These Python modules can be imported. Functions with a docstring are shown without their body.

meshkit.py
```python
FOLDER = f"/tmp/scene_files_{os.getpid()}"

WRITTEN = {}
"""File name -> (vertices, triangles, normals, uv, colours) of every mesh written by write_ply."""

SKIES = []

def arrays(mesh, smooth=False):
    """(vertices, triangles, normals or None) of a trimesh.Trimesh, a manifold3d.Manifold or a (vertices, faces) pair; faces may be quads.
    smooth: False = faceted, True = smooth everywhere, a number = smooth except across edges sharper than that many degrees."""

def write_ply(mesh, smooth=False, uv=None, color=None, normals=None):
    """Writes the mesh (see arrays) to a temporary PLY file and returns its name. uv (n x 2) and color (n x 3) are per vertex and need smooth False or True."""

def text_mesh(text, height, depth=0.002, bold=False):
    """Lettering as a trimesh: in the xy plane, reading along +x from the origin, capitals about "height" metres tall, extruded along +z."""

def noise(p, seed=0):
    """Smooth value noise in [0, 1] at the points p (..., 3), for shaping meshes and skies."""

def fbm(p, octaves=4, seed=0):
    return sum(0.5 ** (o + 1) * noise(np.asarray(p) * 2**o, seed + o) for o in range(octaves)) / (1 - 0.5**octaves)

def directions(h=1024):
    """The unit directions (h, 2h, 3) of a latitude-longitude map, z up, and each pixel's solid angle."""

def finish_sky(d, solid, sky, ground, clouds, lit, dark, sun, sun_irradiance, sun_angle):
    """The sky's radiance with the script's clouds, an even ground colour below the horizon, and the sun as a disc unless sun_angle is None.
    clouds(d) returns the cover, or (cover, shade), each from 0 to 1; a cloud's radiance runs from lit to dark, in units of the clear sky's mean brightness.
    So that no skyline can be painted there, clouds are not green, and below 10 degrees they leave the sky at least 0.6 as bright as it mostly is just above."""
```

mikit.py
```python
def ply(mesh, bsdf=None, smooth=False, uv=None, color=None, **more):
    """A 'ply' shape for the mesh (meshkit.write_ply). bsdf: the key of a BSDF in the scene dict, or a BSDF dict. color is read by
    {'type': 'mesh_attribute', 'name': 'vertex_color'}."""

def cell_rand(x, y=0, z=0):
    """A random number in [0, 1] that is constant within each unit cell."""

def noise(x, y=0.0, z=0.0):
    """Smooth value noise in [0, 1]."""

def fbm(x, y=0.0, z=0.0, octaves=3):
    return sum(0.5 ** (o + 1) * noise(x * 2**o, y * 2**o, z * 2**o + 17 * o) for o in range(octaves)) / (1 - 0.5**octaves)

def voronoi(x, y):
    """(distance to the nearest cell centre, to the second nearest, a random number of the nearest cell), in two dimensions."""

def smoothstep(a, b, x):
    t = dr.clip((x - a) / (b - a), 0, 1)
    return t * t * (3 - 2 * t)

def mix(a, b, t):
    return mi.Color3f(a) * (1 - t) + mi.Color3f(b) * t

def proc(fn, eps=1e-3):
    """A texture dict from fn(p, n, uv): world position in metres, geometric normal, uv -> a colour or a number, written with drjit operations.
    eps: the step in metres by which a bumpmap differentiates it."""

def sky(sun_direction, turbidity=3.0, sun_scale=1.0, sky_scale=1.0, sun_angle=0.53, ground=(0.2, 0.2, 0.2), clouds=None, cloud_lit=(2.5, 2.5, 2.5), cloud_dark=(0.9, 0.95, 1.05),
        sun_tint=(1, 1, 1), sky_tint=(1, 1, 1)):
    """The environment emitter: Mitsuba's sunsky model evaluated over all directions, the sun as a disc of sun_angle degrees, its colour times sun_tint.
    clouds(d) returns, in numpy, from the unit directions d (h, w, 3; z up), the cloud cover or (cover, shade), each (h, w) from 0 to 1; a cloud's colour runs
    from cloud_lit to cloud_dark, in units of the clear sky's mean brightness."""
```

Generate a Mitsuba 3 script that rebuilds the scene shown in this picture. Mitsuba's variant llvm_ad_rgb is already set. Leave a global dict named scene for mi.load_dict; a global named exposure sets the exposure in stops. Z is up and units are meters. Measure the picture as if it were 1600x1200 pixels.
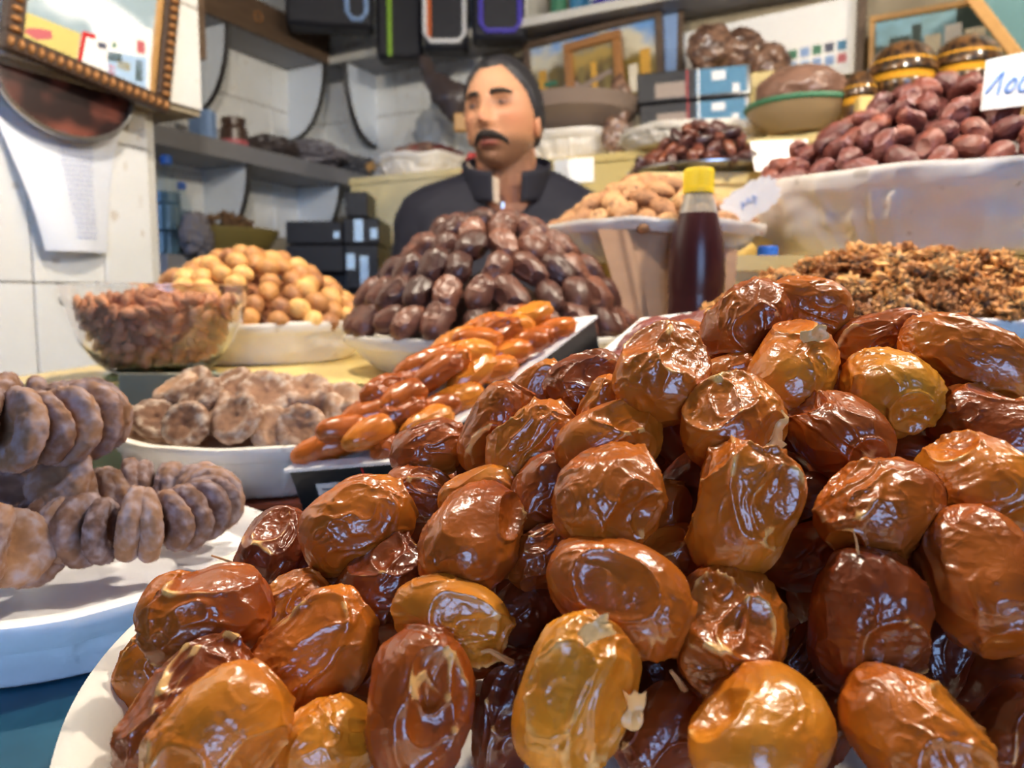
import math, random
import numpy as np, trimesh, manifold3d as m3
import drjit as dr, mitsuba as mi, mikit, meshkit
from meshkit import noise, fbm
from scipy.spatial.transform import Rotation as Rot
import shapely.geometry as sg
scene, labels = {}, {}
T4 = mi.ScalarTransform4f
# ---------------------------------------------------------------- camera, light, exposure
FPX, PITCH, CAM = 1200.0, math.radians(5.95), np.array([0.0, 0.0, 1.25])
FWD = np.array([0, math.cos(PITCH), -math.sin(PITCH)]); RIGHT = np.array([1.0, 0, 0]); UP = np.cross(RIGHT, FWD)
scene['camera'] = {'type': 'thinlens', 'fov': math.degrees(2 * math.atan(800 / FPX)), 'fov_axis': 'x', 'near_clip': 0.02, 'far_clip': 50.0,
    'aperture_radius': 0.0011, 'focus_distance': 0.305,
    'to_world': T4().look_at(origin=CAM.tolist(), target=(CAM + FWD).tolist(), up=[0, 0, 1])}
exposure = 2.88
scene['sky'] = mikit.sky([0.25, -0.8, 0.75], turbidity=3.0, sun_scale=0.0, sky_scale=3.0, sky_tint=(0.76, 0.95, 1.34), ground=(0.20, 0.19, 0.18))
LAMPS = [((0.50, 0.62, 2.12), 140), ((-0.28, 0.80, 2.14), 125), ((1.12, 1.02, 2.16), 92)]
LAMP_RGB = (1.0, 0.88, 0.71)

# ---------------------------------------------------------------- helpers
def P(px, py, d):
    return CAM + d * (FWD + (px - 800) / FPX * RIGHT - (py - 600) / FPX * UP)
def to_px(p):
    q = np.asarray(p, float) - CAM
    d = q @ FWD
    return np.stack([800 + FPX * (q @ RIGHT) / d, 600 - FPX * (q @ UP) / d, d], -1)
_used = {}
def numbered(name):
    n = _used.get(name, 0); _used[name] = n + 1
    return name if n == 0 else f'{name}_{n:03d}'
def tag(key, label=None, cat=None, group=None, kind=None):
    labels[key] = {k: v for k, v in (('label', label), ('category', cat), ('group', group), ('kind', kind)) if v}
    return key
def thing(name, label, cat, group=None, kind=None):
    return tag(numbered(name), label, cat, group, kind)
def put(key, mesh, mat, smooth=35, uv=None, M=None, color=None):
    s = dict(mesh) if isinstance(mesh, dict) else mikit.ply(mesh, mat, smooth=smooth, uv=uv, color=color)
    if M is not None: s['to_world'] = T4(np.asarray(M, float))
    scene[key] = s
    return key
def part(parent, name, mesh, mat, smooth=35, uv=None, M=None, label=None, kind=None):
    key = numbered(parent + '__' + name)
    put(key, mesh, mat, smooth, uv, M)
    if label or kind: tag(key, label, None, None, kind)
    return key
def struct(name, mesh, mat, smooth=False):
    put(name, mesh, mat, smooth); labels[name] = {'kind': 'structure'}
    return name
def frame_of(X, Z=None, origin=(0, 0, 0)):
    """4x4 whose x axis is X and whose z axis is as near Z as it can be"""
    X = np.asarray(X, float); X = X / np.linalg.norm(X)
    Z = np.array([0, 0, 1.0]) if Z is None else np.asarray(Z, float)
    Y = np.cross(Z, X)
    if np.linalg.norm(Y) < 1e-6: Y = np.cross([0.3, 1, 0.1], X)
    Y /= np.linalg.norm(Y); Z = np.cross(X, Y)
    M = np.eye(4); M[:3, 0], M[:3, 1], M[:3, 2], M[:3, 3] = X, Y, Z, origin
    return M
def mat4(R=np.eye(3), t=(0, 0, 0), s=1.0):
    M = np.eye(4); M[:3, :3] = np.asarray(R) * np.asarray(s); M[:3, 3] = t
    return M
def tf(mesh, M):
    m = mesh.copy(); m.apply_transform(M); return m
def cat(*ms):
    ms = [m for a in ms for m in (a if isinstance(a, (list, tuple)) else [a])]
    return trimesh.util.concatenate(ms)
def cbox(sx, sy, sz, c=0.003, center=(0, 0, 0)):
    """box of full size sx, sy, sz with chamfered edges"""
    c = min(c, sx * .3, sy * .3, sz * .3); pts = []
    for a in (-1, 1):
        for b in (-1, 1):
            for d in (-1, 1):
                h = np.array([a * sx / 2, b * sy / 2, d * sz / 2]); s = np.array([a, b, d])
                for k in range(3):
                    q = h - s * c; q[k] = h[k]; pts.append(q)
    m = trimesh.convex.convex_hull(np.array(pts)); m.apply_translation(center)
    return m
def box_pts(corners):
    return trimesh.convex.convex_hull(np.array(corners, float))
def lathe(prof, n=64):
    """profile [(r, z), ...] revolved about z; closed where r = 0 at an end"""
    prof = np.array(prof, float); a = np.arange(n) * 2 * np.pi / n
    v = np.stack([prof[:, None, 0] * np.cos(a), prof[:, None, 0] * np.sin(a), np.repeat(prof[:, 1:2], n, 1)], -1).reshape(-1, 3)
    i, j = np.meshgrid(np.arange(len(prof) - 1), np.arange(n), indexing='ij')
    q = np.stack([i * n + j, i * n + (j + 1) % n, (i + 1) * n + (j + 1) % n, (i + 1) * n + j], -1).reshape(-1, 4)
    m = trimesh.Trimesh(v, np.vstack([q[:, [0, 1, 2]], q[:, [0, 2, 3]]]), process=False)
    m.merge_vertices(); m.update_faces(m.nondegenerate_faces()); m.remove_unreferenced_vertices()
    return m
def tube(pts, r, n=8, cap=True):
    p = np.asarray(pts, float); r = np.broadcast_to(np.asarray(r, float), (len(p),))
    t = np.gradient(p, axis=0); t /= np.linalg.norm(t, axis=1, keepdims=True) + 1e-12
    ref = np.array([0.13, 0.21, 0.97]); a0 = np.cross(t[0], ref); a0 /= np.linalg.norm(a0); fr = []
    for k in range(len(p)):
        a0 = a0 - t[k] * (a0 @ t[k]); a0 /= np.linalg.norm(a0); fr.append((a0, np.cross(t[k], a0)))
    ang = np.arange(n) * 2 * np.pi / n
    v = np.vstack([p[k] + r[k] * (np.cos(ang)[:, None] * fr[k][0] + np.sin(ang)[:, None] * fr[k][1]) for k in range(len(p))])
    i, j = np.meshgrid(np.arange(len(p) - 1), np.arange(n), indexing='ij')
    q = np.stack([i * n + j, i * n + (j + 1) % n, (i + 1) * n + (j + 1) % n, (i + 1) * n + j], -1).reshape(-1, 4)
    f = [np.vstack([q[:, [0, 1, 2]], q[:, [0, 2, 3]]])]
    if cap:
        v = np.vstack([v, p[0], p[-1]]); L = len(v); jj = np.arange(n); b = (len(p) - 1) * n
        f += [np.stack([(jj + 1) % n, jj, jj * 0 + L - 2], 1), np.stack([b + jj, b + (jj + 1) % n, jj * 0 + L - 1], 1)]
    return trimesh.Trimesh(v, np.vstack(f), process=False)
def grid_sheet(fn, nu, nv, thick=0.0006):
    """a thin closed sheet from fn(u, v) -> points (…,3) with u, v in [0, 1]"""
    u, v = np.meshgrid(np.linspace(0, 1, nu), np.linspace(0, 1, nv), indexing='ij')
    p = fn(u, v)
    n = np.cross(np.gradient(p, axis=0), np.gradient(p, axis=1)); n /= np.linalg.norm(n, axis=-1, keepdims=True) + 1e-12
    a, b = (p + n * thick / 2).reshape(-1, 3), (p - n * thick / 2).reshape(-1, 3)
    i, j = np.meshgrid(np.arange(nu - 1), np.arange(nv - 1), indexing='ij')
    q = np.stack([i * nv + j, (i + 1) * nv + j, (i + 1) * nv + j + 1, i * nv + j + 1], -1).reshape(-1, 4)
    N = nu * nv
    edge = [k * nv for k in range(nu)] + [(nu - 1) * nv + k for k in range(1, nv)] + [k * nv + nv - 1 for k in range(nu - 2, -1, -1)] + [k for k in range(nv - 2, 0, -1)]
    e = np.array(edge); e2 = np.roll(e, -1)
    side = np.stack([e2, e, e + N, e2 + N], -1)
    Q = np.vstack([q, q[:, ::-1] + N, side])
    return trimesh.Trimesh(np.vstack([a, b]), np.vstack([Q[:, [0, 1, 2]], Q[:, [0, 2, 3]]]), process=False)
def ords(n):
    w = ['', 'first', 'second', 'third', 'fourth', 'fifth', 'sixth', 'seventh', 'eighth', 'ninth', 'tenth', 'eleventh', 'twelfth', 'thirteenth', 'fourteenth', 'fifteenth', 'sixteenth', 'seventeenth', 'eighteenth', 'nineteenth', 'twentieth']
    return w[n] if n < len(w) else f'{n}th'
def rows_label(points, row_px, fmt):
    """sorts things of a heap into rows by height in the picture and from left to right: fmt(row words, position words) for each"""
    q = to_px(np.array(points)); out = [None] * len(q)
    row = np.floor((q[:, 1] - q[:, 1].min()) / row_px).astype(int)
    for r in np.unique(row):
        ids = np.where(row == r)[0]; ids = ids[np.argsort(q[ids, 0])]
        rw = 'top row' if r == row.min() else 'bottom row' if r == row.max() else f'{ords(int(r) + 1)} row down'
        for k, i in enumerate(ids):
            out[i] = fmt(rw, f'{ords(k + 1)} from the left')
    return out

SKIP = {'almond': {3, 4, 35, 37, 8, 9, 41, 11, 19, 23}, 'amber_date': {60, 61, 64, 66, 67, 69, 70, 73, 74, 75, 76, 77, 78, 80, 81, 85, 86, 87, 88, 90, 91, 92, 93, 94, 95, 96, 97, 98, 99, 100, 102, 103, 106, 108, 111, 113, 114, 115, 116, 117, 118, 120, 121, 122, 123, 126, 127, 128, 129, 130, 131, 132, 133, 135, 136, 140, 141, 142, 143, 144, 146, 147, 148, 149, 150, 152, 153, 154, 155, 156, 157, 158, 159, 160, 161, 162, 163, 164, 165, 166, 167, 168, 169, 170, 171, 172, 173, 174, 175}, 'dark_date': {0, 14, 15, 28, 29}, 'dried_fig': {13, 14, 15, 16, 35, 36, 37, 38, 39, 40, 41, 42, 43, 48, 49, 50, 51, 52, 53, 54, 55, 56, 57, 58, 59, 60, 61, 62, 63, 64, 65, 66, 67}, 'dried_fruit': {0, 3, 6, 10, 13, 14, 15, 16, 20, 21, 23, 24, 25, 26, 28, 30, 31, 33, 35, 36, 37, 39, 40, 41, 42, 43, 44, 46, 47, 48, 50, 51, 52, 55, 56, 57, 59}, 'honey_date': {32, 36, 40, 12, 16, 20, 24, 28}, 'kernel': {1, 130, 4, 138, 11, 12, 140, 146, 20, 148, 150, 151, 25, 159, 162, 168, 41, 43, 171, 45, 48, 49, 177, 51, 178, 53, 68, 71, 74, 75, 76, 85, 87, 88, 89, 94, 95, 97, 99, 100, 101, 102, 103, 106, 107, 109, 114, 118, 120, 122, 127}, 'plum_date': {0, 1, 2, 3, 4, 5, 6, 7, 8, 9, 10, 11, 12, 13, 14, 15, 16, 17, 18, 19, 20, 21, 22, 23, 24, 25, 26, 27, 28, 29, 30, 32, 33, 34, 36, 37, 38, 39, 41, 42, 43, 44, 45, 46, 47, 48, 49, 54}, 'red_date': {0, 1, 2, 7, 9, 18, 27, 31, 32, 35, 36, 37, 38, 44, 47, 48, 49, 50, 52, 55, 56, 57, 59, 60, 62, 64, 65, 66, 67, 70, 71, 73, 78, 81, 82, 84, 85, 86, 87, 88, 92}, 'small_date': {1, 35, 4, 5, 36, 40, 12, 44, 47, 49, 18, 29}, 'tan_nut': {8, 11, 12, 15, 17, 22, 25, 26, 28, 35, 37, 38, 39, 44, 45, 49, 54, 56, 62, 64, 66, 68, 70, 74, 75, 85, 86, 89, 90, 91, 92, 93}, 'walnut': {0, 1, 3, 4, 6, 7, 11, 13, 16, 20, 22, 23, 27, 29, 31, 32, 34, 35, 38, 40, 42, 44, 45, 47, 49, 51, 52, 54, 57, 59, 63, 65, 67, 69, 70, 72, 74, 77, 78, 79, 80, 81, 82, 83, 85}}
_seen = {}
def visible(name):
    """pieces of a heap that lie wholly behind others are left out (SKIP holds their numbers)"""
    n = _seen.get(name, 0); _seen[name] = n + 1
    return n not in SKIP.get(name, ())
BEHIND = {}
def place_all(name, category, group, items, fmt, row_px):
    """items: (matrix, shape dict) of the pieces of one heap; each becomes a thing with a label of its own"""
    kept = []
    for it in items:
        if visible(name): kept.append(it)
        elif name not in ('amber_date', 'kernel'): BEHIND.setdefault((name, group), []).append(it)
    items = kept
    labs = rows_label([M[:3, 3] for M, _ in items], row_px, fmt)
    for (M, s), lab in zip(items, labs):
        put(thing(name, lab, category, group), s, None, M=M)

# ---------------------------------------------------------------- materials
def srgb(*c):
    c = np.array(c, float) / 255
    return tuple(np.where(c < .04045, c / 12.92, ((c + .055) / 1.055) ** 2.4).tolist())
def rgb(c): return {'type': 'rgb', 'value': list(map(float, c))}
def mat(name, color, rough=0.5, spec=0.5, two=True, **more):
    b = {'type': 'principled', 'base_color': color if isinstance(color, dict) else rgb(color), 'roughness': float(rough), 'specular': float(spec), **more}
    scene[name] = {'type': 'twosided', 'bsdf': b} if two else b
    return name
def fruit(name, cols, freq, rough, dust_fold=None, dust_fold_lo=.5, dust_fold_hi=.8, **more):
    """colour by the uv of the mesh: u = tone of this piece (along cols), v = how worn, scarred, dusty or deep in a fold the spot is; mottling from noise"""
    n = len(cols) - 1
    def fn(p, nn, uv):
        t = dr.clip(uv.x, 0, 0.9999) * n
        c = mi.Color3f(cols[0])
        for k in range(n): c = mikit.mix(c, cols[k + 1], dr.clip(t - k, 0, 1))
        m = mikit.fbm(p.x * freq, p.y * freq, p.z * freq, 3)
        c = c * (0.72 + 0.56 * m)
        if dust_fold is not None:
            c = mikit.mix(c, dust_fold, mikit.smoothstep(dust_fold_lo, dust_fold_hi, uv.y + (m - .5) * .9))
        return c
    return mat(name, mikit.proc(fn), rough, **more)

fruit('m_amber', [srgb(82, 28, 10), srgb(136, 60, 14), srgb(176, 92, 20), srgb(202, 130, 34)], 90, .24, dust_fold=srgb(222, 170, 100), dust_fold_lo=.72, dust_fold_hi=1.0, clearcoat=1.0, clearcoat_gloss=.93, spec=.6)
def crinkle(p, n, uv):
    w = mikit.noise(p.x * 420 + 9, p.y * 420, p.z * 420); m = mikit.smoothstep(.42, .62, mikit.fbm(p.x * 85, p.y * 85, p.z * 85 + 3, 2))
    return m * (1 - dr.abs(2 * w - 1)) + .35 * mikit.noise(p.x * 1100, p.y * 1100, p.z * 1100)
scene['m_amber'] = {'type': 'twosided', 'bsdf': {'type': 'bumpmap', 'scale': .00030, 'arbitrary': mikit.proc(crinkle, 2e-4), 'bsdf': scene['m_amber']['bsdf']}}
fruit('m_dark_date', [srgb(62, 34, 28), srgb(96, 58, 46), srgb(126, 78, 58)], 70, .40, dust_fold=srgb(150, 118, 104), dust_fold_lo=.62, dust_fold_hi=1.0, clearcoat=.35, clearcoat_gloss=.75)
fruit('m_red_date', [srgb(78, 36, 34), srgb(104, 52, 46), srgb(132, 72, 56)], 70, .5, dust_fold=srgb(158, 128, 132), dust_fold_lo=.45, dust_fold_hi=.95, clearcoat=.15, clearcoat_gloss=.6)
fruit('m_honey', [srgb(140, 62, 20), srgb(190, 98, 28), srgb(222, 146, 46)], 60, .22, clearcoat=1.0, clearcoat_gloss=.92)
fruit('m_plum', [srgb(104, 50, 46), srgb(132, 68, 60)], 60, .38, dust_fold=srgb(160, 120, 126), dust_fold_lo=.5, dust_fold_hi=.9, clearcoat=.3)
fruit('m_small_date', [srgb(54, 28, 28), srgb(80, 42, 38), srgb(118, 62, 40)], 60, .34, clearcoat=.5, clearcoat_gloss=.8)
fruit('m_argan', [srgb(148, 96, 62), srgb(196, 138, 78), srgb(226, 178, 106)], 80, .5, dust_fold=srgb(130, 78, 52), dust_fold_lo=.6, dust_fold_hi=.9)
fruit('m_almond', [srgb(150, 104, 70), srgb(186, 138, 94), srgb(204, 160, 112)], 160, .7, dust_fold=srgb(112, 72, 48), dust_fold_lo=.55, dust_fold_hi=.9)  # darker brown mixed into the pits of the shell
fruit('m_kernel', [srgb(134, 82, 56), srgb(174, 114, 80), srgb(200, 140, 100)], 150, .6)
fruit('m_walnut', [srgb(150, 92, 44), srgb(196, 132, 66), srgb(228, 176, 106)], 220, .5, dust_fold=srgb(74, 40, 20), dust_fold_lo=.35, dust_fold_hi=.75)  # darker brown mixed in along the folds and the groove
fruit('m_fig', [srgb(92, 64, 54), srgb(122, 86, 66), srgb(150, 110, 80)], 160, .8, dust_fold=srgb(158, 144, 150), dust_fold_lo=.2, dust_fold_hi=1.12)
fruit('m_fig_tan', [srgb(112, 76, 54), srgb(146, 104, 76), srgb(170, 130, 98)], 160, .75, dust_fold=srgb(196, 178, 160), dust_fold_lo=.2, dust_fold_hi=1.1)
def paper_fn(p, n, uv):
    m = mikit.fbm(p.x * 22, p.y * 22, p.z * 22, 3); s = mikit.fbm(p.x * 60, p.y * 60, p.z * 45, 2)
    return mikit.mix(mikit.mix(srgb(236, 232, 226), srgb(216, 210, 198), m), srgb(150, 138, 120), mikit.smoothstep(.76, .86, s) * .5)
mat('m_paper', mikit.proc(paper_fn), .45, spec=.4)
mat('m_plastic_white', srgb(238, 238, 240), .28, spec=.5, clearcoat=.4)
mat('m_card', srgb(240, 240, 238), .6)
def tile_fn(p, n, uv):
    m = mikit.fbm(p.x * 6, p.y * 6, p.z * 6, 3); s = mikit.fbm(p.x * 34, p.y * 34, p.z * 30, 2)
    return mikit.mix(mikit.mix(srgb(238, 240, 242), srgb(226, 226, 220), m), srgb(180, 160, 130), mikit.smoothstep(.72, .9, s) * .5)
mat('m_tile', mikit.proc(tile_fn), .22, clearcoat=.3)
mat('m_grout', srgb(158, 146, 124), .9)
def plaster_fn(p, n, uv):
    return mikit.mix(srgb(214, 210, 204), srgb(188, 182, 172), mikit.fbm(p.x * 8, p.y * 8, p.z * 8, 3))
mat('m_lane', srgb(96, 88, 80), .9)  # dark even tone so the ceiling and added walls bounce little light
mat('m_plaster', mikit.proc(plaster_fn), .85)
def ochre_fn(p, n, uv):
    return mikit.mix(srgb(224, 202, 138), srgb(198, 174, 104), mikit.fbm(p.x * 9, p.y * 9, p.z * 9, 4))
mat('m_ochre', mikit.proc(ochre_fn), .35, clearcoat=.2)
def teal_fn(p, n, uv):
    return mikit.mix(srgb(30, 92, 116), srgb(20, 64, 88), mikit.fbm(p.x * 30, p.y * 30, p.z * 30, 3))
mat('m_teal', mikit.proc(teal_fn), .5)
def wood(name, a, b, fx, fy, fz, rough=.5):
    def fn(p, n, uv):
        return mikit.mix(a, b, mikit.fbm(p.x * fx, p.y * fy, p.z * fz, 4))
    return mat(name, mikit.proc(fn), rough)
wood('m_wood_red', srgb(110, 52, 30), srgb(84, 36, 22), 14, 90, 40, .4)
wood('m_wood_brown', srgb(104, 84, 66), srgb(78, 60, 46), 30, 14, 60, .6)
wood('m_wood_light', srgb(196, 152, 92), srgb(166, 122, 66), 40, 30, 40, .5)
wood('m_cardboard', srgb(190, 152, 120), srgb(170, 132, 102), 16, 16, 60, .8)
wood('m_floor', srgb(130, 124, 116), srgb(108, 102, 96), 5, 5, 5, .6)
mat('m_shelf_grey', srgb(128, 128, 132), .5); mat('m_shelf_pale', srgb(206, 204, 196), .5)
mat('m_black_edge', srgb(38, 36, 36), .5); mat('m_bracket', srgb(222, 230, 240), .4)
mat('m_black', srgb(26, 26, 30), .4); mat('m_black_gloss', srgb(24, 24, 30), .12, clearcoat=1.0)
mat('m_navy', srgb(30, 34, 52), .7); mat('m_bag', srgb(22, 24, 34), .6)
for k, c in dict(orange=(206, 104, 52), white=(224, 224, 226), lime=(142, 186, 62), purple=(72, 60, 176), sky=(130, 160, 206), red=(190, 34, 38), yellow=(236, 204, 40), blue=(40, 104, 206), green=(60, 120, 90),
                 tealblue=(56, 120, 158), grey=(140, 140, 138), cream=(232, 224, 204), darkgreen=(34, 56, 44), magenta=(150, 40, 80), pen=(96, 140, 214), ink=(70, 74, 96), khaki=(150, 140, 92), olive=(124, 108, 58), rose=(190, 96, 104), gold=(206, 156, 56), lightblue=(170, 200, 232)).items():
    mat('m_' + k, srgb(*c), .5)
mat('m_gilt', srgb(168, 116, 66), .45, metallic=.3); mat('m_gilt_dark', srgb(62, 42, 30), .5)
mat('m_steel', srgb(190, 190, 192), .25, metallic=.95)
def painted_reflection_fn(p, n, uv):  # pale bluish reflection painted as noise streaks, the glass mirrors little itself
    m = mikit.fbm(p.x * 9 + p.z * 4, p.y * 9, p.z * 7, 3)
    return mikit.mix(srgb(232, 240, 246), srgb(150, 172, 184), mikit.smoothstep(.42, .62, m))
mat('m_mirror', mikit.proc(painted_reflection_fn), .08, clearcoat=1.0)
scene['m_glass'] = {'type': 'dielectric', 'int_ior': 1.45, 'ext_ior': 1.0}
scene['m_film'] = {'type': 'thindielectric', 'int_ior': 1.45}
scene['m_pet'] = {'type': 'thindielectric', 'int_ior': 1.5, 'specular_transmittance': rgb((.86, .93, .97))}
def syrup_fn(p, n, uv): return mikit.mix(srgb(60, 29, 31), srgb(48, 23, 26), mikit.fbm(p.x * 20, p.y * 20, p.z * 20, 2))
mat('m_syrup', mikit.proc(syrup_fn), .24, spec=.45)
scene['m_pet_cloudy'] = {'type': 'blendbsdf', 'weight': .38, 'a': {'type': 'thindielectric', 'int_ior': 1.5}, 'b': {'type': 'twosided', 'bsdf': {'type': 'diffuse', 'reflectance': rgb(srgb(226, 214, 196))}}}
scene['m_glass_teal'] = {'type': 'dielectric', 'int_ior': 1.45, 'specular_transmittance': rgb((.55, .86, .80))}

# ---------------------------------------------------------------- the room
LD = np.array([math.sin(math.radians(26.5)), math.cos(math.radians(26.5)), 0]); BD = np.array([math.cos(math.radians(28.3)), -math.sin(math.radians(28.3)), 0])      # along the left wall (away), along the back wall (to the right)
CORNER = np.array([-0.76, 3.2, 0]); ZUP = np.array([0, 0, 1.0])
def slab(o, ax, a0, a1, nx, thick, z0, z1):
    """wall along ax from a0 to a1 through o, its face at o, its body behind it (against nx)"""
    o = np.asarray(o, float); c = []
    for a in (a0, a1):
        for t in (0, -thick):
            for z in (z0, z1): c.append(o + ax * a + nx * t + ZUP * z)
    return box_pts(c)
struct('floor', box_pts([(x, y, z) for x in (-2.6, 3.6) for y in (-2.5, 3.9) for z in (-.1, 0)]), 'm_floor')
struct('ceiling', box_pts([(x, y, z) for x in (-2.6, 3.6) for y in (-2.7, 3.9) for z in (2.75, 2.85)]), 'm_lane')  # carried on behind the camera to cut off sky light
struct('wall_front_left', box_pts([(x, y, z) for x in (-2.6, -.30) for y in (-2.7, -2.6) for z in (0, 2.75)]), 'm_lane')      # unseen light blockers added behind the camera; the gap shapes the daylight
struct('wall_front_right', box_pts([(x, y, z) for x in (1.15, 3.6) for y in (-2.7, -2.6) for z in (0, 2.75)]), 'm_lane')
struct('wall_right', box_pts([(x, y, z) for x in (3.5, 3.6) for y in (-2.6, 3.9) for z in (0, 2.75)]), 'm_lane')
struct('wall_lane_left', box_pts([(x, y, z) for x in (-2.6, -2.5) for y in (-2.6, .6) for z in (0, 2.75)]), 'm_lane')  # unseen side wall added to keep daylight to the gap
struct('wall_left', slab(CORNER - BD * .006, LD, -1.55, .1, BD, .12, 0, 2.75), 'm_grout')
struct('wall_back', slab(CORNER + LD * .006, BD, -.1, 3.6, -LD, .12, 0, 2.75), 'm_grout')
NEAR = np.array([-.787, 1.7, 0])                                            # far end of the near tiled wall
struct('wall_near_left', slab(NEAR - BD * .006, LD, -2.2, 0, BD, .10, 0, 2.75), 'm_grout')
def tiles(parent, o, ax, a0, a1, nx, z0, z1, tw, th, aoff=0.0, zoff=0.0, skip=None):
    k0, k1 = math.floor((a0 - aoff) / tw), math.ceil((a1 - aoff) / tw); r = random.Random(hash(parent) % 1 + 5)
    for k in range(k0, k1):
        for q in range(math.floor((z0 - zoff) / th), math.ceil((z1 - zoff) / th)):
            lo, hi = max(a0, aoff + k * tw) + .0015, min(a1, aoff + (k + 1) * tw) - .0015
            zl, zh = max(z0, zoff + q * th) + .0015, min(z1, zoff + (q + 1) * th) - .0015
            if hi - lo < .01 or zh - zl < .01: continue
            m = cbox(hi - lo, .008, zh - zl, .0018, ((lo + hi) / 2, r.uniform(-.0006, .0006), (zl + zh) / 2))
            M = np.eye(4); M[:3, 0] = ax; M[:3, 1] = nx; M[:3, 2] = ZUP; M[:3, 3] = np.asarray(o)
            if np.linalg.det(M[:3, :3]) < 0: m.invert()
            part(parent, 'tile', m, 'm_tile', False, M=M)
tiles('wall_near_left', NEAR, LD, -1.0, 0, BD, .95, 1.66, .15, .29, -.115, 1.29 - .29)
tiles('wall_left', CORNER, LD, -.95, 0, BD, 1.5, 2.45, .15, .29, 0, 1.39)
tiles('wall_back', CORNER, BD, 0, .75, -LD, 1.6, 2.45, .12, .29, 0, 1.39)
# the header over the near wall
HEAD = np.array([-.685, 1.75, 0])
struct('trim_1', slab(HEAD - BD * .006, LD, -1.6, 0, BD, .16, 1.662, 2.75), 'm_grout')
tiles('trim_1', HEAD, LD, -1.1, 0, BD, 1.672, 2.4, .15, .215, 0, 1.672)
struct('trim_2', slab(HEAD - BD * .03 + LD * .045, LD, -.04, 0, BD, .06, 1.80, 2.7), 'm_wood_brown')
struct('trim_3', slab(NEAR - BD * .005 + LD * .022, LD, -.018, 0, BD, .05, .9, 1.66), 'm_shelf_pale')

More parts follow.
